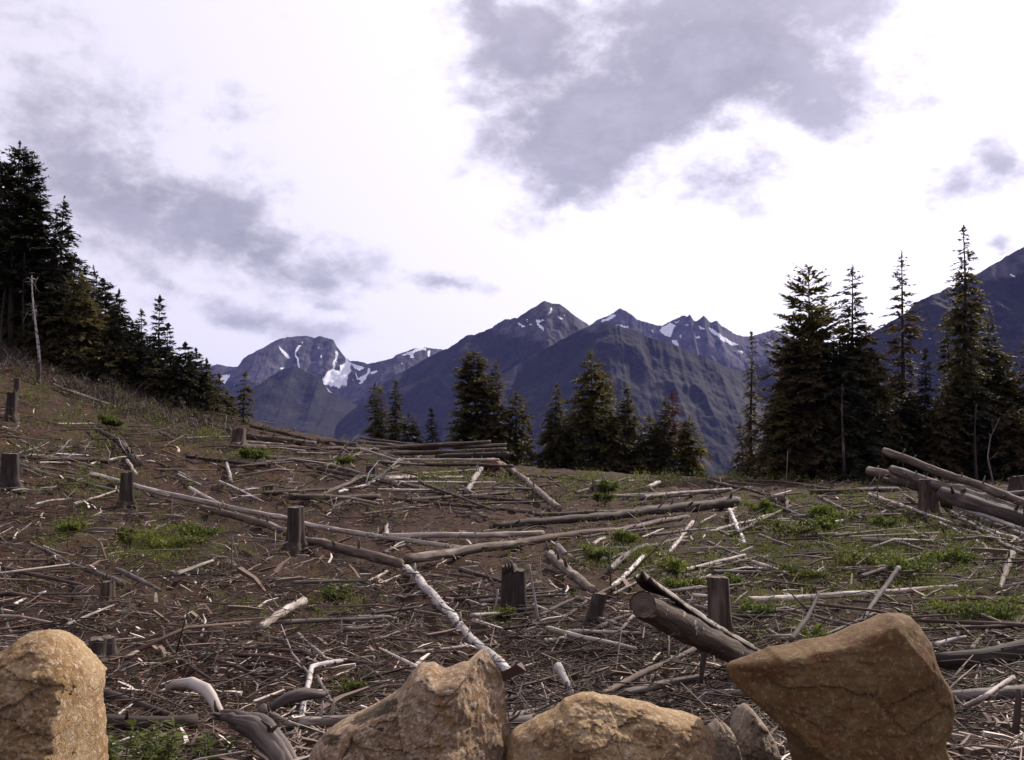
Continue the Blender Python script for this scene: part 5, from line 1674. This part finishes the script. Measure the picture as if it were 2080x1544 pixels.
for args, kw in [
    ((762, 783, 58, 32, 'small pointed conifer leftmost of the group behind the log pile'), dict(profile='cone', gaps=.25)),
    ((776, 788, 60, 21, 'thin conifer leaning on the leftmost small one behind the pile'), dict(profile='column')),
    ((804, 779, 59, 17, 'pencil thin conifer behind the log pile'), dict(profile='column', dens=1.2)),
    ((832, 845, 58, 37, 'low broad conifer right of the pencil thin one'), dict(profile='round', mat='needle')),
    ((878, 836, 57, 20, 'tiny perfect spire conifer behind the log pile'), dict(profile='cone', dens=1.2)),
    ((966, 714, 60, 61, 'broad bushy conifer with a blunt top in the middle'), dict(profile='round', dens=1.25, droop=.1, gaps=.12)),
    ((1010, 737, 59, 51, 'dark conifer pressed against the broad blunt one'), dict(profile='cone', dens=1.2)),
    ((1048, 800, 60, 41, 'ragged conifer sloping off right of the dark one'), dict(profile='round', gaps=.3)),
    ((1072, 870, 58, 32, 'low open conifer in the gap of the middle trees'), dict(profile='cone', gaps=.35)),
    ((1128, 784, 59, 54, 'pyramid conifer with drooping skirts in the middle'), dict(profile='cone', dens=1.1, droop=.35)),
    ((1165, 830, 60, 44, 'shaded conifer between the pyramid and the yellow green one'), dict(profile='round')),
    ((1203, 714, 58, 56, 'tall yellow green conifer with an open crown in the middle'), dict(profile='column', mat='needle_light', gaps=.2, upsweep=.12)),
    ((1232, 755, 60, 37, 'slim conifer tight against the yellow green one'), dict(profile='column', mat='needle_light', gaps=.2)),
    ((1240, 850, 58, 44, 'short conifer under the slim yellow green one'), dict(profile='round')),
    ((1276, 786, 59, 59, 'conifer with spiky upswept top boughs in the middle'), dict(profile='cone', droop=.2, upsweep=.2, dens=1.1)),
    ((1318, 845, 60, 44, 'dull conifer between the spiky one and the red topped one'), dict(profile='round')),
    ((1350, 812, 59, 41, 'green conifer standing before the rust red one'), dict(profile='cone', dens=1.1)),
    ((1368, 794, 60, 37, 'dying conifer with rust red needles'), dict(profile='cone', mat='needle_red', dens=.8, start=.35)),
    ((1398, 850, 58, 41, 'yellowish rounded conifer at the right end of the middle group'), dict(profile='round', mat='needle_light')),
    ((1506, 862, 56, 29, 'young yellow brown conifer at the foot of the lone half dead conifer'), dict(profile='cone', mat='needle_brown', gaps=.25)),
    ((1548, 905, 56, 24, 'small green sapling right of the lone half dead conifer'), dict(profile='round', mat='needle_light', gaps=.3)),
]:
    conifer(*args, seed=int(args[0] * 7 + args[1]), group=MID, **kw)
conifer(1524, 680, 55, 19, 'lone thin half dead conifer with shaggy drooping limbs before the far ridge', profile='column', mat='needle_brown', gaps=.35, dens=.8, droop=.55, start=.1, seed=77, group=MID, trunk='brown', dead_low=24)

for args, kw in [
    ((1640, 546, 52, 84, 'tall open topped pine first in the right group'), dict(profile='round', mat='needle_light', start=.12, sparse_top=.3, upsweep=.35, droop=.05, gaps=.14, dens=1.0, dead_low=20)),
    ((1608, 690, 51, 73, 'wide bushy conifer at the left foot of the open topped pine'), dict(profile='round', mat='needle_brown', dens=1.15, gaps=.12)),
    ((1655, 700, 50, 68, 'brownish bushy conifer filling below the open topped pine'), dict(profile='round', mat='needle_brown', dens=1.2, dead_low=20)),
    ((1729, 543, 52, 109, 'spruce with wide tiers of long upturned boughs'), dict(profile='cone', start=.08, sparse_top=.35, gaps=.12, droop=.22, upsweep=.12, dens=1.1, dead_low=20)),
    ((1700, 690, 50, 68, 'dense conifer with a bare lower trunk under the tiered spruce'), dict(profile='round', start=.16, dens=1.2, mat='needle_dark', dead_low=26)),
    ((1775, 735, 51, 66, 'dense low conifer right of the tiered spruce'), dict(profile='round', dens=1.2)),
    ((1830, 514, 53, 57, 'half bare spruce with a bent thin tip'), dict(profile='bottle', mat='needle_brown', sparse_top=.6, gaps=.3, dens=.75, droop=.2)),
    ((1877, 716, 52, 19, 'narrow dark conifer between the half bare spruce and the next'), dict(profile='column', dens=1.1, mat='needle_dark')),
    ((1925, 638, 54, 52, 'open conifer with level boughs left of the tallest right spruce'), dict(profile='cone', gaps=.18, mat='needle')),
    ((1953, 460, 51, 55, 'tallest spruce at the right with a dense narrow spire'), dict(profile='bottle', dens=.95, gaps=.18, sparse_top=.35, droop=.3, dead_low=20)),
    ((2003, 640, 53, 59, 'conifer with a broken flat top right of the tallest spruce'), dict(profile='column', gaps=.14, dens=1.0)),
    ((2040, 735, 52, 55, 'ragged conifer near the right edge'), dict(profile='round', gaps=.14)),
    ((2082, 700, 52, 48, 'conifer cut by the right edge'), dict(profile='cone', mat='needle_brown', gaps=.14)),
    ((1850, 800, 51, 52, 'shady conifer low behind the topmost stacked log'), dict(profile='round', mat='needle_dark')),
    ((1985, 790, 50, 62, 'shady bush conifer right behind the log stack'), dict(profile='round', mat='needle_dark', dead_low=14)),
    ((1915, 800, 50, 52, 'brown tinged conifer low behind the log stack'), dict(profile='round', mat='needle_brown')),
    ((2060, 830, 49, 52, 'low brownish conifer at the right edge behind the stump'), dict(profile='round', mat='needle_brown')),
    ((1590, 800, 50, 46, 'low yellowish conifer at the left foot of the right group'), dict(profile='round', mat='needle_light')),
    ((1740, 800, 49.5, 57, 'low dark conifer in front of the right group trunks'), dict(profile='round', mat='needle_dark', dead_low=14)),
]:
    kw = dict(kw); kw['dens'] = kw.get('dens', 1.0) * 1.15
    conifer(*args, seed=int(args[0] * 7 + args[1]), group=RIGHT, **kw)
dead_snag(1712, 780, 985, 48.5, 8, 'dark', 'bare dark trunk in front of the dense right group', 12, 7, hw=22)
dead_snag(1478 + 504, 820, 990, 48.5, 7, 'dark', 'slim bare trunk behind the log stack', 6, 8, hw=14)
# bare forked sapling right of the stack
P = np.array([at(2018, 985, 40), at(2006, 930, 40), at(2012, 890, 40), at(2030, 850, 40)])
build_wood('bare_sapling', P, np.array([.035, .03, .022, .01]), 'grey', 'bare forked sapling curving up in front of the right edge trees', 'sapling', stubs=False, follow=False, side_twigs=5)


# ------------------------------------------------------------------ green plants
def leaf_cloud(rg, centers, radii, n, lo, hi, flat=.6):
    k = rg.integers(0, len(centers), n)
    off = rg.normal(0, .5, (n, 3)) * radii[k]
    off[:, 2] = np.abs(off[:, 2])
    P = centers[k] + off
    D = rg.normal(0, 1, (n, 3)); D[:, 2] = np.abs(D[:, 2]) * flat + .15
    D /= np.linalg.norm(D, axis=1)[:, None]
    ln = rg.uniform(lo, hi, n)
    D *= ln[:, None]
    W = np.cross(D, rg.normal(0, 1, (n, 3))); W /= np.linalg.norm(W, axis=1)[:, None] + 1e-9
    return P, D, W * (ln * rg.uniform(.25, .42, n))[:, None]


def shrub(px, py, wpx, hpx, label, mat='leaf', seed=0, leaves=1000, leaf=1.0):
    rg = np.random.default_rng(5000 + seed)
    g = ground(px, py)
    d = g[1]
    w = wpx * d / F * .55; h = hpx * d / F * 1.25
    nst = 9
    root = empty('shrub', g)
    tag(root, label, 'shrub', 'green shrubs in the clearing')
    parts, C, Rd = [], [], []
    for i in range(nst):
        a = rg.uniform(0, 6.28); q = rg.uniform(.1, 1) ** .5
        x, y = math.cos(a) * w * q, math.sin(a) * w * q * .8
        z0 = float(H(g[0] + x * .6, g[1] + y * .6)) - g[2]
        z1 = float(H(g[0] + x, g[1] + y)) - g[2] + h * rg.uniform(.45, 1) * (1 - .35 * q)
        b = np.array([x * .2, y * .2, -.04]); e = np.array([x, y, z1])
        parts.append((*tube([b, (b + e) / 2 + rg.normal(0, .02, 3), e], [.006, .005, .003], 4, .1, i), 0, 0))
        for s in (.45, .75, 1.0):
            C.append(b + (e - b) * s); Rd.append([w * .28, w * .28, h * .16])
    C = np.array(C); Rd = np.array(Rd)
    V, f, A, mi = merge(parts)
    link('stems', raw_mesh('stems', V, f, attrs={'axc': A}), MAT['brown'], root)
    ls = d / F * 5.5 * leaf
    P, D, W = leaf_cloud(rg, C, Rd, leaves, ls * .7, ls * 1.6)
    v, q = cards(P, D, W)
    link('leaves', raw_mesh('leaves', v, q, smooth=False), MAT[mat], root)


for k, a in enumerate([
    (1605, 1092, 110, 34, 'yellow green shrub below the old grey root clump'), (1700, 1062, 90, 30, 'rounded green shrub right of the old grey root clump'),
    (1690, 1082, 70, 26, 'small darker shrub beside the short grey logs'), (1760, 1150, 120, 34, 'bright shrub by the slim stick below the stack'),
    (1855, 1165, 120, 40, 'largest bright green shrub before the smooth level log end'), (1935, 1150, 90, 36, 'green shrub under the long bent pale pole'),
    (1625, 1178, 90, 26, 'low shrub right of the tall clean cut stump top'), (1530, 1262, 70, 38, 'fresh green shrub at the foot of the tall clean cut stump'),
    (1890, 1035, 60, 40, 'leafy shrub around the blocky stump'), (1930, 1040, 40, 30, 'narrow leafy shrub right of the blocky stump'),
    (1375, 1170, 80, 30, 'green shrub left of the straight pale pole'), (1390, 1205, 70, 30, 'shaded shrub right of the big cut trunk end'),
    (1215, 1140, 70, 28, 'shrub under the bent grey log'), (1270, 1105, 60, 22, 'small shrub on the crossing log'),
    (1240, 1004, 50, 26, 'fresh shrub beside the ragged low stump'), (1225, 1022, 40, 16, 'tiny shrub in front of the ragged low stump'),
    (340, 1120, 110, 40, 'wide green shrub in the left hill patch'), (400, 1095, 80, 26, 'light shrub uphill of the wide one'),
    (265, 1110, 60, 28, 'dark shrub left of the wide hill one'), (140, 1085, 60, 24, 'small shrub near the start of the slim grey log'),
    (512, 937, 42, 20, 'bright tuft shrub by the crest stump'), (700, 943, 40, 12, 'low shrub between logs on the crest'),
    (225, 868, 40, 18, 'dark bush on the upper hill'), (1020, 1262, 50, 30, 'dark spiky shrub at the foot of the stout split stump'),
    (1955, 1265, 120, 50, 'green shrub behind the tip of the largest boulder'), (2030, 1270, 80, 50, 'shrub by the right edge below the splintered slab'),
    (680, 1222, 60, 24, 'small shrub on the brown soil above the pale cut log'), (720, 1420, 50, 34, 'grassy shrub beside the notched boulder top'),
    (1655, 1312, 70, 34, 'low green shrub on the upper edge of the largest boulder'), (1800, 1075, 60, 22, 'small shrub among the short grey logs'),
    (1485, 1190, 60, 20, 'small shrub just right of the tall clean cut stump'), (1545, 1045, 60, 22, 'shrub right of the mottled white pole'),
]):
    shrub(*a, mat='leaf' if k % 3 else 'leaf_low', seed=k)


def herb(px, py, hpx, d, label, seed, stems=3):
    rg = np.random.default_rng(7000 + seed)
    g = at(px, py, d); g[2] = float(H(g[0], g[1]))
    root = empty('weed', g)
    tag(root, label, 'weed', 'leafy weeds by the front boulders')
    top = hpx * d / F
    parts, P, D, W = [], [], [], []
    for s in range(stems):
        b = np.array([rg.normal(0, .05), rg.normal(0, .05), -.03]); e = b + [rg.normal(0, .07), rg.normal(0, .07), top * rg.uniform(.7, 1.05)]
        parts.append((*tube([b, (b + e) / 2 + rg.normal(0, .01, 3), e], [.004, .0035, .002], 5, .05, s), 0, 0))
        n = int(22 + top * 70)
        for i in range(n):
            t = .12 + .88 * i / n
            a = i * 2.4 + rg.normal(0, .3)
            l = rg.uniform(.07, .13) * (1 - .45 * t)
            P.append(b + (e - b) * t); dv = np.array([math.cos(a), math.sin(a), rg.uniform(-.25, .55)]) * l
            D.append(dv); w = np.cross(dv, [0, 0, 1.0]); W.append(w / (np.linalg.norm(w) + 1e-9) * l * .11 + [0, 0, rg.normal(0, .004)])
    V, f, A, mi = merge(parts)
    link('stems', raw_mesh('stems', V, f, attrs={'axc': A}), MAT['leaf_low'], root)
    v, q = cards(np.array(P), np.array(D), np.array(W))
    link('leaves', raw_mesh('leaves', v, q, smooth=False), MAT['leaf'], root)


for k, a in enumerate([(255, 1560, 120, 5.6, 'leafy weed next to the tall pale boulder'), (285, 1560, 100, 5.5, 'leafy weed second from the tall pale boulder'), (318, 1560, 125, 5.5, 'tallest yellowish weed in the clump before the dark log'),
                       (345, 1565, 100, 5.6, 'narrow leaved weed at the right end of the clump'), (228, 1560, 80, 5.7, 'short weed touching the tall pale boulder'), (430, 1535, 70, 5.8, 'lone weed under the bleached curved root'),
                       (300, 1580, 80, 5.2, 'low weed at the bottom of the weed clump'), (265, 1590, 80, 5.1, 'low broad weed at the bottom edge by the tall pale boulder')]):
    herb(*a, seed=k)


def ground_cover():
    rg = np.random.default_rng(11)
    n = 260000
    px = rg.uniform(-60, 2140, n); py = 700 + 860 * rg.beta(1.3, 1.5, n)
    keep = rg.random(n) < (green_at(px, py) ** 1.35 + .05) * np.clip(.45 + 1.6 * fbm(px / 26, py / 11, oct=4, seed=4), .03, 1)
    px, py = px[keep][:36000], py[keep][:36000]
    G, _ = ground_many(px, py)
    k = 4
    P = np.repeat(G, k, 0); m = len(P)
    sz = np.repeat(G[:, 1], k) / F
    P = P + rg.normal(0, 1, (m, 3)) * (sz * 5)[:, None] * np.array([1, 1.6, 0])
    P[:, 2] = H(P[:, 0], P[:, 1]) + np.abs(rg.normal(0, 1, m)) * sz * 4
    D = rg.normal(0, 1, (m, 3)); D[:, 2] = np.abs(D[:, 2]) + .5
    D /= np.linalg.norm(D, axis=1)[:, None]; ln = sz * rg.uniform(3.0, 7.5, m); D *= ln[:, None]
    W = np.cross(D, rg.normal(0, 1, (m, 3))); W /= np.linalg.norm(W, axis=1)[:, None] + 1e-9
    blade = rg.random(m) < .4
    D[blade] = (rg.normal(0, .3, (blade.sum(), 3)) + [0, 0, 1]) * (np.repeat(G[:, 1], k)[blade] / F * rg.uniform(5, 12, blade.sum()))[:, None]
    wd = np.where(blade, np.repeat(G[:, 1], k) / F * .55, ln * rg.uniform(.16, .36, m))
    v, q = cards(P, D, W * wd[:, None])
    tag(link('undergrowth', raw_mesh('undergrowth', v, q, smooth=False), MAT['leaf_low']), kind='stuff')


ground_cover()


# ------------------------------------------------------------------ slash: twigs, chips, brush
def bulk_sticks(name, G, length, rad, mat, rg, lift=.3, pitch_sd=.16, bend=.12, aniso=0.3, sides=3):
    n = len(G)
    az = np.where(rg.random(n) < aniso, rg.normal(.15, .5, n), rg.uniform(0, math.pi, n))
    el = rg.normal(.03, pitch_sd, n)
    d = np.stack([np.cos(az) * np.cos(el), np.sin(az) * np.cos(el), np.sin(el)], -1)
    c = G + np.array([0, 0, 1.0]) * (rad * .6 + np.minimum(np.abs(rg.normal(0, lift, n)) * length * .3, .05))[:, None]
    a = c - d * (length * .5)[:, None]; b = c + d * (length * .5)[:, None]
    for e in (a, b):
        hh = H(e[:, 0], e[:, 1]) + rad * .2
        e[:, 2] = np.maximum(e[:, 2], hh)
    up = np.array([0, 0, 1.0])
    u = np.cross(d, up); u /= np.linalg.norm(u, axis=1)[:, None]
    w = np.cross(u, d)
    mid = (a + b) / 2 + u * (rg.normal(0, bend, n) * length)[:, None] + w * (np.abs(rg.normal(0, bend * .5, n)) * length)[:, None]
    S = sides
    V = np.empty((n, 3 * S, 3))
    for i, (p, sc) in enumerate(((a, 1.0), (mid, .85), (b, .4))):
        for k in range(S):
            g = k * 2 * math.pi / S + .5
            wob = rg.uniform(.8, 1.2, n) if S > 3 else 1.0
            V[:, i * S + k] = p + (u * math.cos(g) + w * math.sin(g)) * (rad * sc * wob)[:, None] if S > 3 else p + (u * math.cos(g) + w * math.sin(g)) * (rad * sc)[:, None]
    base = (np.arange(n) * 3 * S)[:, None]
    Q = []
    for l in (0, S):
        for k in range(S):
            Q.append(np.concatenate([base + l + k, base + l + (k + 1) % S, base + l + S + (k + 1) % S, base + l + S + k], 1))
    q = np.stack(Q, 1).reshape(-1, 4)
    T = []
    for k in range(1, S - 1):
        T.append(np.concatenate([base, base + k + 1, base + k], 1)); T.append(np.concatenate([base + 2 * S, base + 2 * S + k, base + 2 * S + k + 1], 1))
    t = np.concatenate(T)
    return tag(link(name, raw_mesh(name, V.reshape(-1, 3), [q, t], smooth=S > 3), mat), kind='stuff')


KEEP_CLEAR = [[(184, 964), (337, 1004), (520, 1043), (700, 1080), (953, 1116)], [(410, 1032), (520, 1060), (624, 1098), (812, 1146)], [(817, 1138), (1000, 1112), (1248, 1078), (1398, 1050)], [(786, 1090), (1103, 1084)],
              [(997, 1070), (1200, 1052), (1499, 1020)], [(1306, 1229), (1520, 1338)],[(826, 1156), (870, 1204), (954, 1297), (1001, 1338), (1049, 1388)], [(527, 1276), (616, 1222)], [(337, 1398), (387, 1386), (438, 1436), (525, 1478), (580, 1556)],
              [(549, 1440), (660, 1410)], [(611, 1466), (633, 1360), (703, 1348)], [(723, 1343), (951, 1318)], [(220, 1530), (380, 1530)], [(1133, 1352), (1161, 1412)], [(1222, 1418), (1421, 1319)], [(1262, 1418), (1445, 1381)],
              [(62, 1104), (250, 1187)], [(237, 1158), (327, 1200)], [(255, 1341), (332, 1303)], [(1517, 1221), (1943, 1193)], [(1116, 1128), (1205, 1203)], [(1240, 1196), (1306, 1131)]]


def clear_of(G, rg, r=15):
    """litter lies under and beside the big pieces, not over them"""
    x, y = pix(G[:, 0], G[:, 1], G[:, 2])
    y = y + 4
    keep = np.ones(len(G), bool)
    for line in KEEP_CLEAR:
        for (x1, y1), (x2, y2) in zip(line[:-1], line[1:]):
            t = np.clip(((x - x1) * (x2 - x1) + (y - y1) * (y2 - y1)) / ((x2 - x1) ** 2 + (y2 - y1) ** 2), 0, 1)
            dd = np.hypot(x - x1 - t * (x2 - x1), (y - y1 - t * (y2 - y1)))
            near = (dd < r) | ((dd < 34) & (y > y1 + t * (y2 - y1)))      # nearer pieces would cover them
            keep &= ~(near & (rg.random(len(G)) < .88))
    return keep


def scatter_ground(n, rg, top=720):
    """points of the clearing, about evenly spread over the view"""
    px = rg.uniform(-160, 2240, n * 2); py = top + (1600 - top) * rg.random(n * 2) ** .85
    G = []
    G, _ = ground_many(px, py)
    return G[:n]


def slash():
    rg = np.random.default_rng(21)
    G = scatter_ground(30000, rg)
    d = G[:, 1]
    clump = np.clip(.5 + 1.7 * fbm(G[:, 0] * .55, G[:, 1] * .4, oct=4, seed=61), .07, 1)
    G = G[rg.random(len(G)) < clump]; d = G[:, 1]; n = len(G)
    L = np.clip(rg.lognormal(math.log(.26), .55, n), .08, 1.3) * np.clip(.55 + d / 30, .6, 1.5)
    rad = np.clip(L * rg.uniform(.005, .013, n), .002, .015) + d / F * rg.uniform(.08, .45, n)
    far_ = clear_of(G, rg) & (rg.random(n) < np.interp(d, [6, 12, 16], [.28, .5, 1]))
    G, L, rad = G[far_], L[far_], rad[far_]
    bulk_sticks('twigs', G, L, rad, MAT['twigs'], rg, bend=.18)
    # denser tangle of fine dark brushwood behind the front boulders
    m = 1900
    px = rg.normal(1220, 170, m); py = rg.normal(1360, 55, m)
    px2 = rg.uniform(0, 2080, 2000); py2 = rg.uniform(1230, 1500, 2000)
    px, py = np.concatenate([px, px2]), np.concatenate([py, py2])
    G, _ = ground_many(px, np.minimum(py, 1530))
    G = G[G[:, 1] > 5.2]; G = G[clear_of(G, rg, 26)]; n = len(G)
    L = np.clip(rg.lognormal(math.log(.42), .5, n), .1, 1.3)
    rad = np.clip(L * rg.uniform(.005, .011, n), .0022, .009)
    bulk_sticks('brushwood', G + [0, 0, .0], L, rad, MAT['brushwood'], rg, lift=.25, pitch_sd=.15, bend=.2)
    # broken poles and limbs lying everywhere in the slash
    G = scatter_ground(2600, rg, 800)
    w = np.clip(.55 + 1.2 * fbm(G[:, 0] * .3 + 9, G[:, 1] * .3, oct=3, seed=17), .12, 1) * np.where(G[:, 0] > -2, 1, .55)
    G = G[(rg.random(len(G)) < w) & clear_of(G, rg, 30)]; d = G[:, 1]; n = len(G)
    L = np.clip(rg.lognormal(math.log(.75), .5, n), .3, 2.6) * np.clip(.45 + d / 26, .5, 1.6)
    rad = np.clip(L * rg.uniform(.008, .017, n), .006, .04)
    near_ = np.clip((d - 5) / 5, .45, 1); L *= near_; rad *= near_
    bulk_sticks('limb_debris', G, L, rad, MAT['limbs'], rg, lift=.5, pitch_sd=.14, bend=.07, aniso=.4, sides=6)
    # chips and splinters
    G = scatter_ground(16000, rg)
    d = G[:, 1]; n = len(G)
    L = rg.lognormal(math.log(.085), .5, n) * np.clip(.7 + d / 25, .8, 2.0)
    rad = L * rg.uniform(.035, .10, n)
    bulk_sticks('chips', G, L, rad, MAT['chips'], rg, lift=.3, pitch_sd=.35, bend=.05)
    # bare brush along the forest edge
    px = rg.uniform(-60, 480, 3000); py = np.interp(px, [-60, 0, 200, 420, 480], [700, 718, 792, 858, 874]) + rg.normal(6, 16, 3000)
    G, _ = ground_many(px, py, 20)
    G = G[rg.random(len(G)) < np.clip(.5 + 1.3 * fbm(G[:, 0] * .4, G[:, 1] * .4, oct=3, seed=8), .05, 1)]
    n = len(G)
    L = rg.uniform(.1, .42, n)
    az = rg.uniform(0, 6.28, n); tl = rg.uniform(.5, 1.5, n)
    D = np.stack([np.cos(az) * np.sin(tl), np.sin(az) * np.sin(tl), np.cos(tl)], -1) * L[:, None]
    Pb = np.repeat(G, 3, 0); Db = np.repeat(D, 3, 0) + rg.normal(0, .22, (n * 3, 3))
    W = np.cross(Db, rg.normal(0, 1, (n * 3, 3))); W = W / np.linalg.norm(W, axis=1)[:, None] * .011
    v, q = cards(Pb, Db, W)
    tag(link('brush', raw_mesh('brush', v, q, smooth=False), MAT['brush']), kind='stuff')


slash()


# single branches of the slash large enough to pick out
def loose_branches():
    rg = np.random.default_rng(33)
    marks = [(597, 1070, 'the tall square stump'), (253, 990, 'the slim hill stump'), (14, 955, 'the wide left stump'), (1041, 1200, 'the split stump'), (1464, 1230, 'the clean cut stump'),
             (1892, 1000, 'the blocky stump'), (1205, 1240, 'the dark leaning stump'), (213, 1200, 'the low broken stump'), (1218, 990, 'the ragged crest stump'), (570, 1250, 'the fat pale cut log'),
             (920, 1260, 'the white knotted trunk'), (1300, 1050, 'the thick dark log'), (820, 1120, 'the crossing of two logs'), (1740, 1210, 'the smooth level log'), (995, 945, 'the uprooted stump'),
             (1590, 1030, 'the grey root clump'), (390, 1400, 'the bleached curved root'), (620, 1420, 'the grey driftwood'), (1420, 1280, 'the big cut trunk'), (1160, 1160, 'the pale broken log'),
             (680, 1010, 'the torn level log'), (340, 1110, 'the wide hill shrub'), (1855, 1140, 'the largest bright shrub'), (800, 1400, 'the notched boulder'), (330, 1180, 'the short tapered log'),
             (480, 890, 'the crest stump'), (20, 820, 'the pale topped hill stump'), (1720, 1120, 'the slim upright stick')]
    names = {'pale': 'pale', 'grey': 'grey', 'brown': 'brown', 'white': 'white flecked', 'dark': 'dark', 'mottled': 'mottled'}
    used = set()
    for kind, want in (('log', 105), ('branch', 210)):
        made = tries = 0
        while made < want and tries < 3000:
            tries += 1
            if kind == 'log':
                px = rg.normal(1300, 420); py = rg.uniform(905, 1330)
                mat = rg.choice(['pale', 'grey', 'brown', 'mottled', 'dark'], p=[.24, .36, .18, .12, .1])
                Lp = rg.uniform(70, 230) * (1 if py > 960 else .8)
                rp = rg.uniform(2.4, 4.6) * np.interp(py, [900, 1000, 1330], [.7, 1, 1.35])
                size = 'short' if Lp < 110 else 'long' if Lp > 165 else 'straight'
                word = 'pole'
            else:
                px = rg.uniform(10, 2070); py = rg.uniform(880, 1480)
                mat = rg.choice(['pale', 'grey', 'brown', 'white', 'dark'], p=[.3, .34, .2, .06, .1])
                Lp = rg.uniform(26, 130)
                rp = rg.uniform(1.2, 2.9) if mat != 'white' else 3.2
                size = 'short' if Lp < 50 else 'long' if Lp > 90 else 'thin'
                word = 'branch'
            if px < 0 or px > 2080: continue
            g = ground(px, py)
            if g[1] < 6.5 or g[1] > 42: continue
            mx, my, mn = min(marks, key=lambda m: (m[0] - px) ** 2 + 3 * (m[1] - py) ** 2)
            ddx, ddy = px - mx, py - my
            where = 'beyond' if ddy < -abs(ddx) * .35 else 'before' if ddy > abs(ddx) * .35 else ('right of' if ddx > 0 else 'left of')
            ang = rg.choice([0, 1, 2], p=[.5, .25, .25])
            a = [rg.normal(.08, .15), rg.uniform(.45, .9), rg.uniform(-.9, -.45)][ang]
            posn = ['lying level', 'slanting up to the right', 'slanting up to the left'][ang]
            lab = f'{size} {names[mat]} {word} {posn} {where} {mn}'
            if lab in used: continue
            used.add(lab)
            fl = .55 if kind == 'branch' else .42
            ex, ey = math.cos(a) * Lp * .5, math.sin(a) * Lp * .5 * fl
            p0 = (px - ex, py + ey); p1 = (px + rg.normal(0, 2), py + rg.normal(0, 1.5)); p2 = (px + ex, py - ey)
            P, R = survey([p0, p2] if kind == 'log' else [p0, p1, p2], rp, rp * .6)
            if np.linalg.norm(P[-1] - P[0]) > 14: continue
            if len(P) == 3:
                e1, e2 = P[1] - P[0], P[2] - P[1]
                if e1 @ e2 < .8 * np.linalg.norm(e1) * np.linalg.norm(e2): continue
            if not clear_of(np.stack([P[0], P[0] * .75 + P[-1] * .25, (P[0] + P[-1]) / 2, P[0] * .25 + P[-1] * .75, P[-1]]), rg, 16).all(): continue
            if kind == 'log':
                P[:, 2] += rg.uniform(0, .12)
                build_wood('log', P, R, mat, lab, 'log', 'felled logs in the clearing', stubs=True)
            else:
                build_wood('branch', P, R, mat, lab, 'branch', 'dead branches in the clearing', stubs=False, side_twigs=int(rg.integers(0, 5)))
            made += 1


loose_branches()
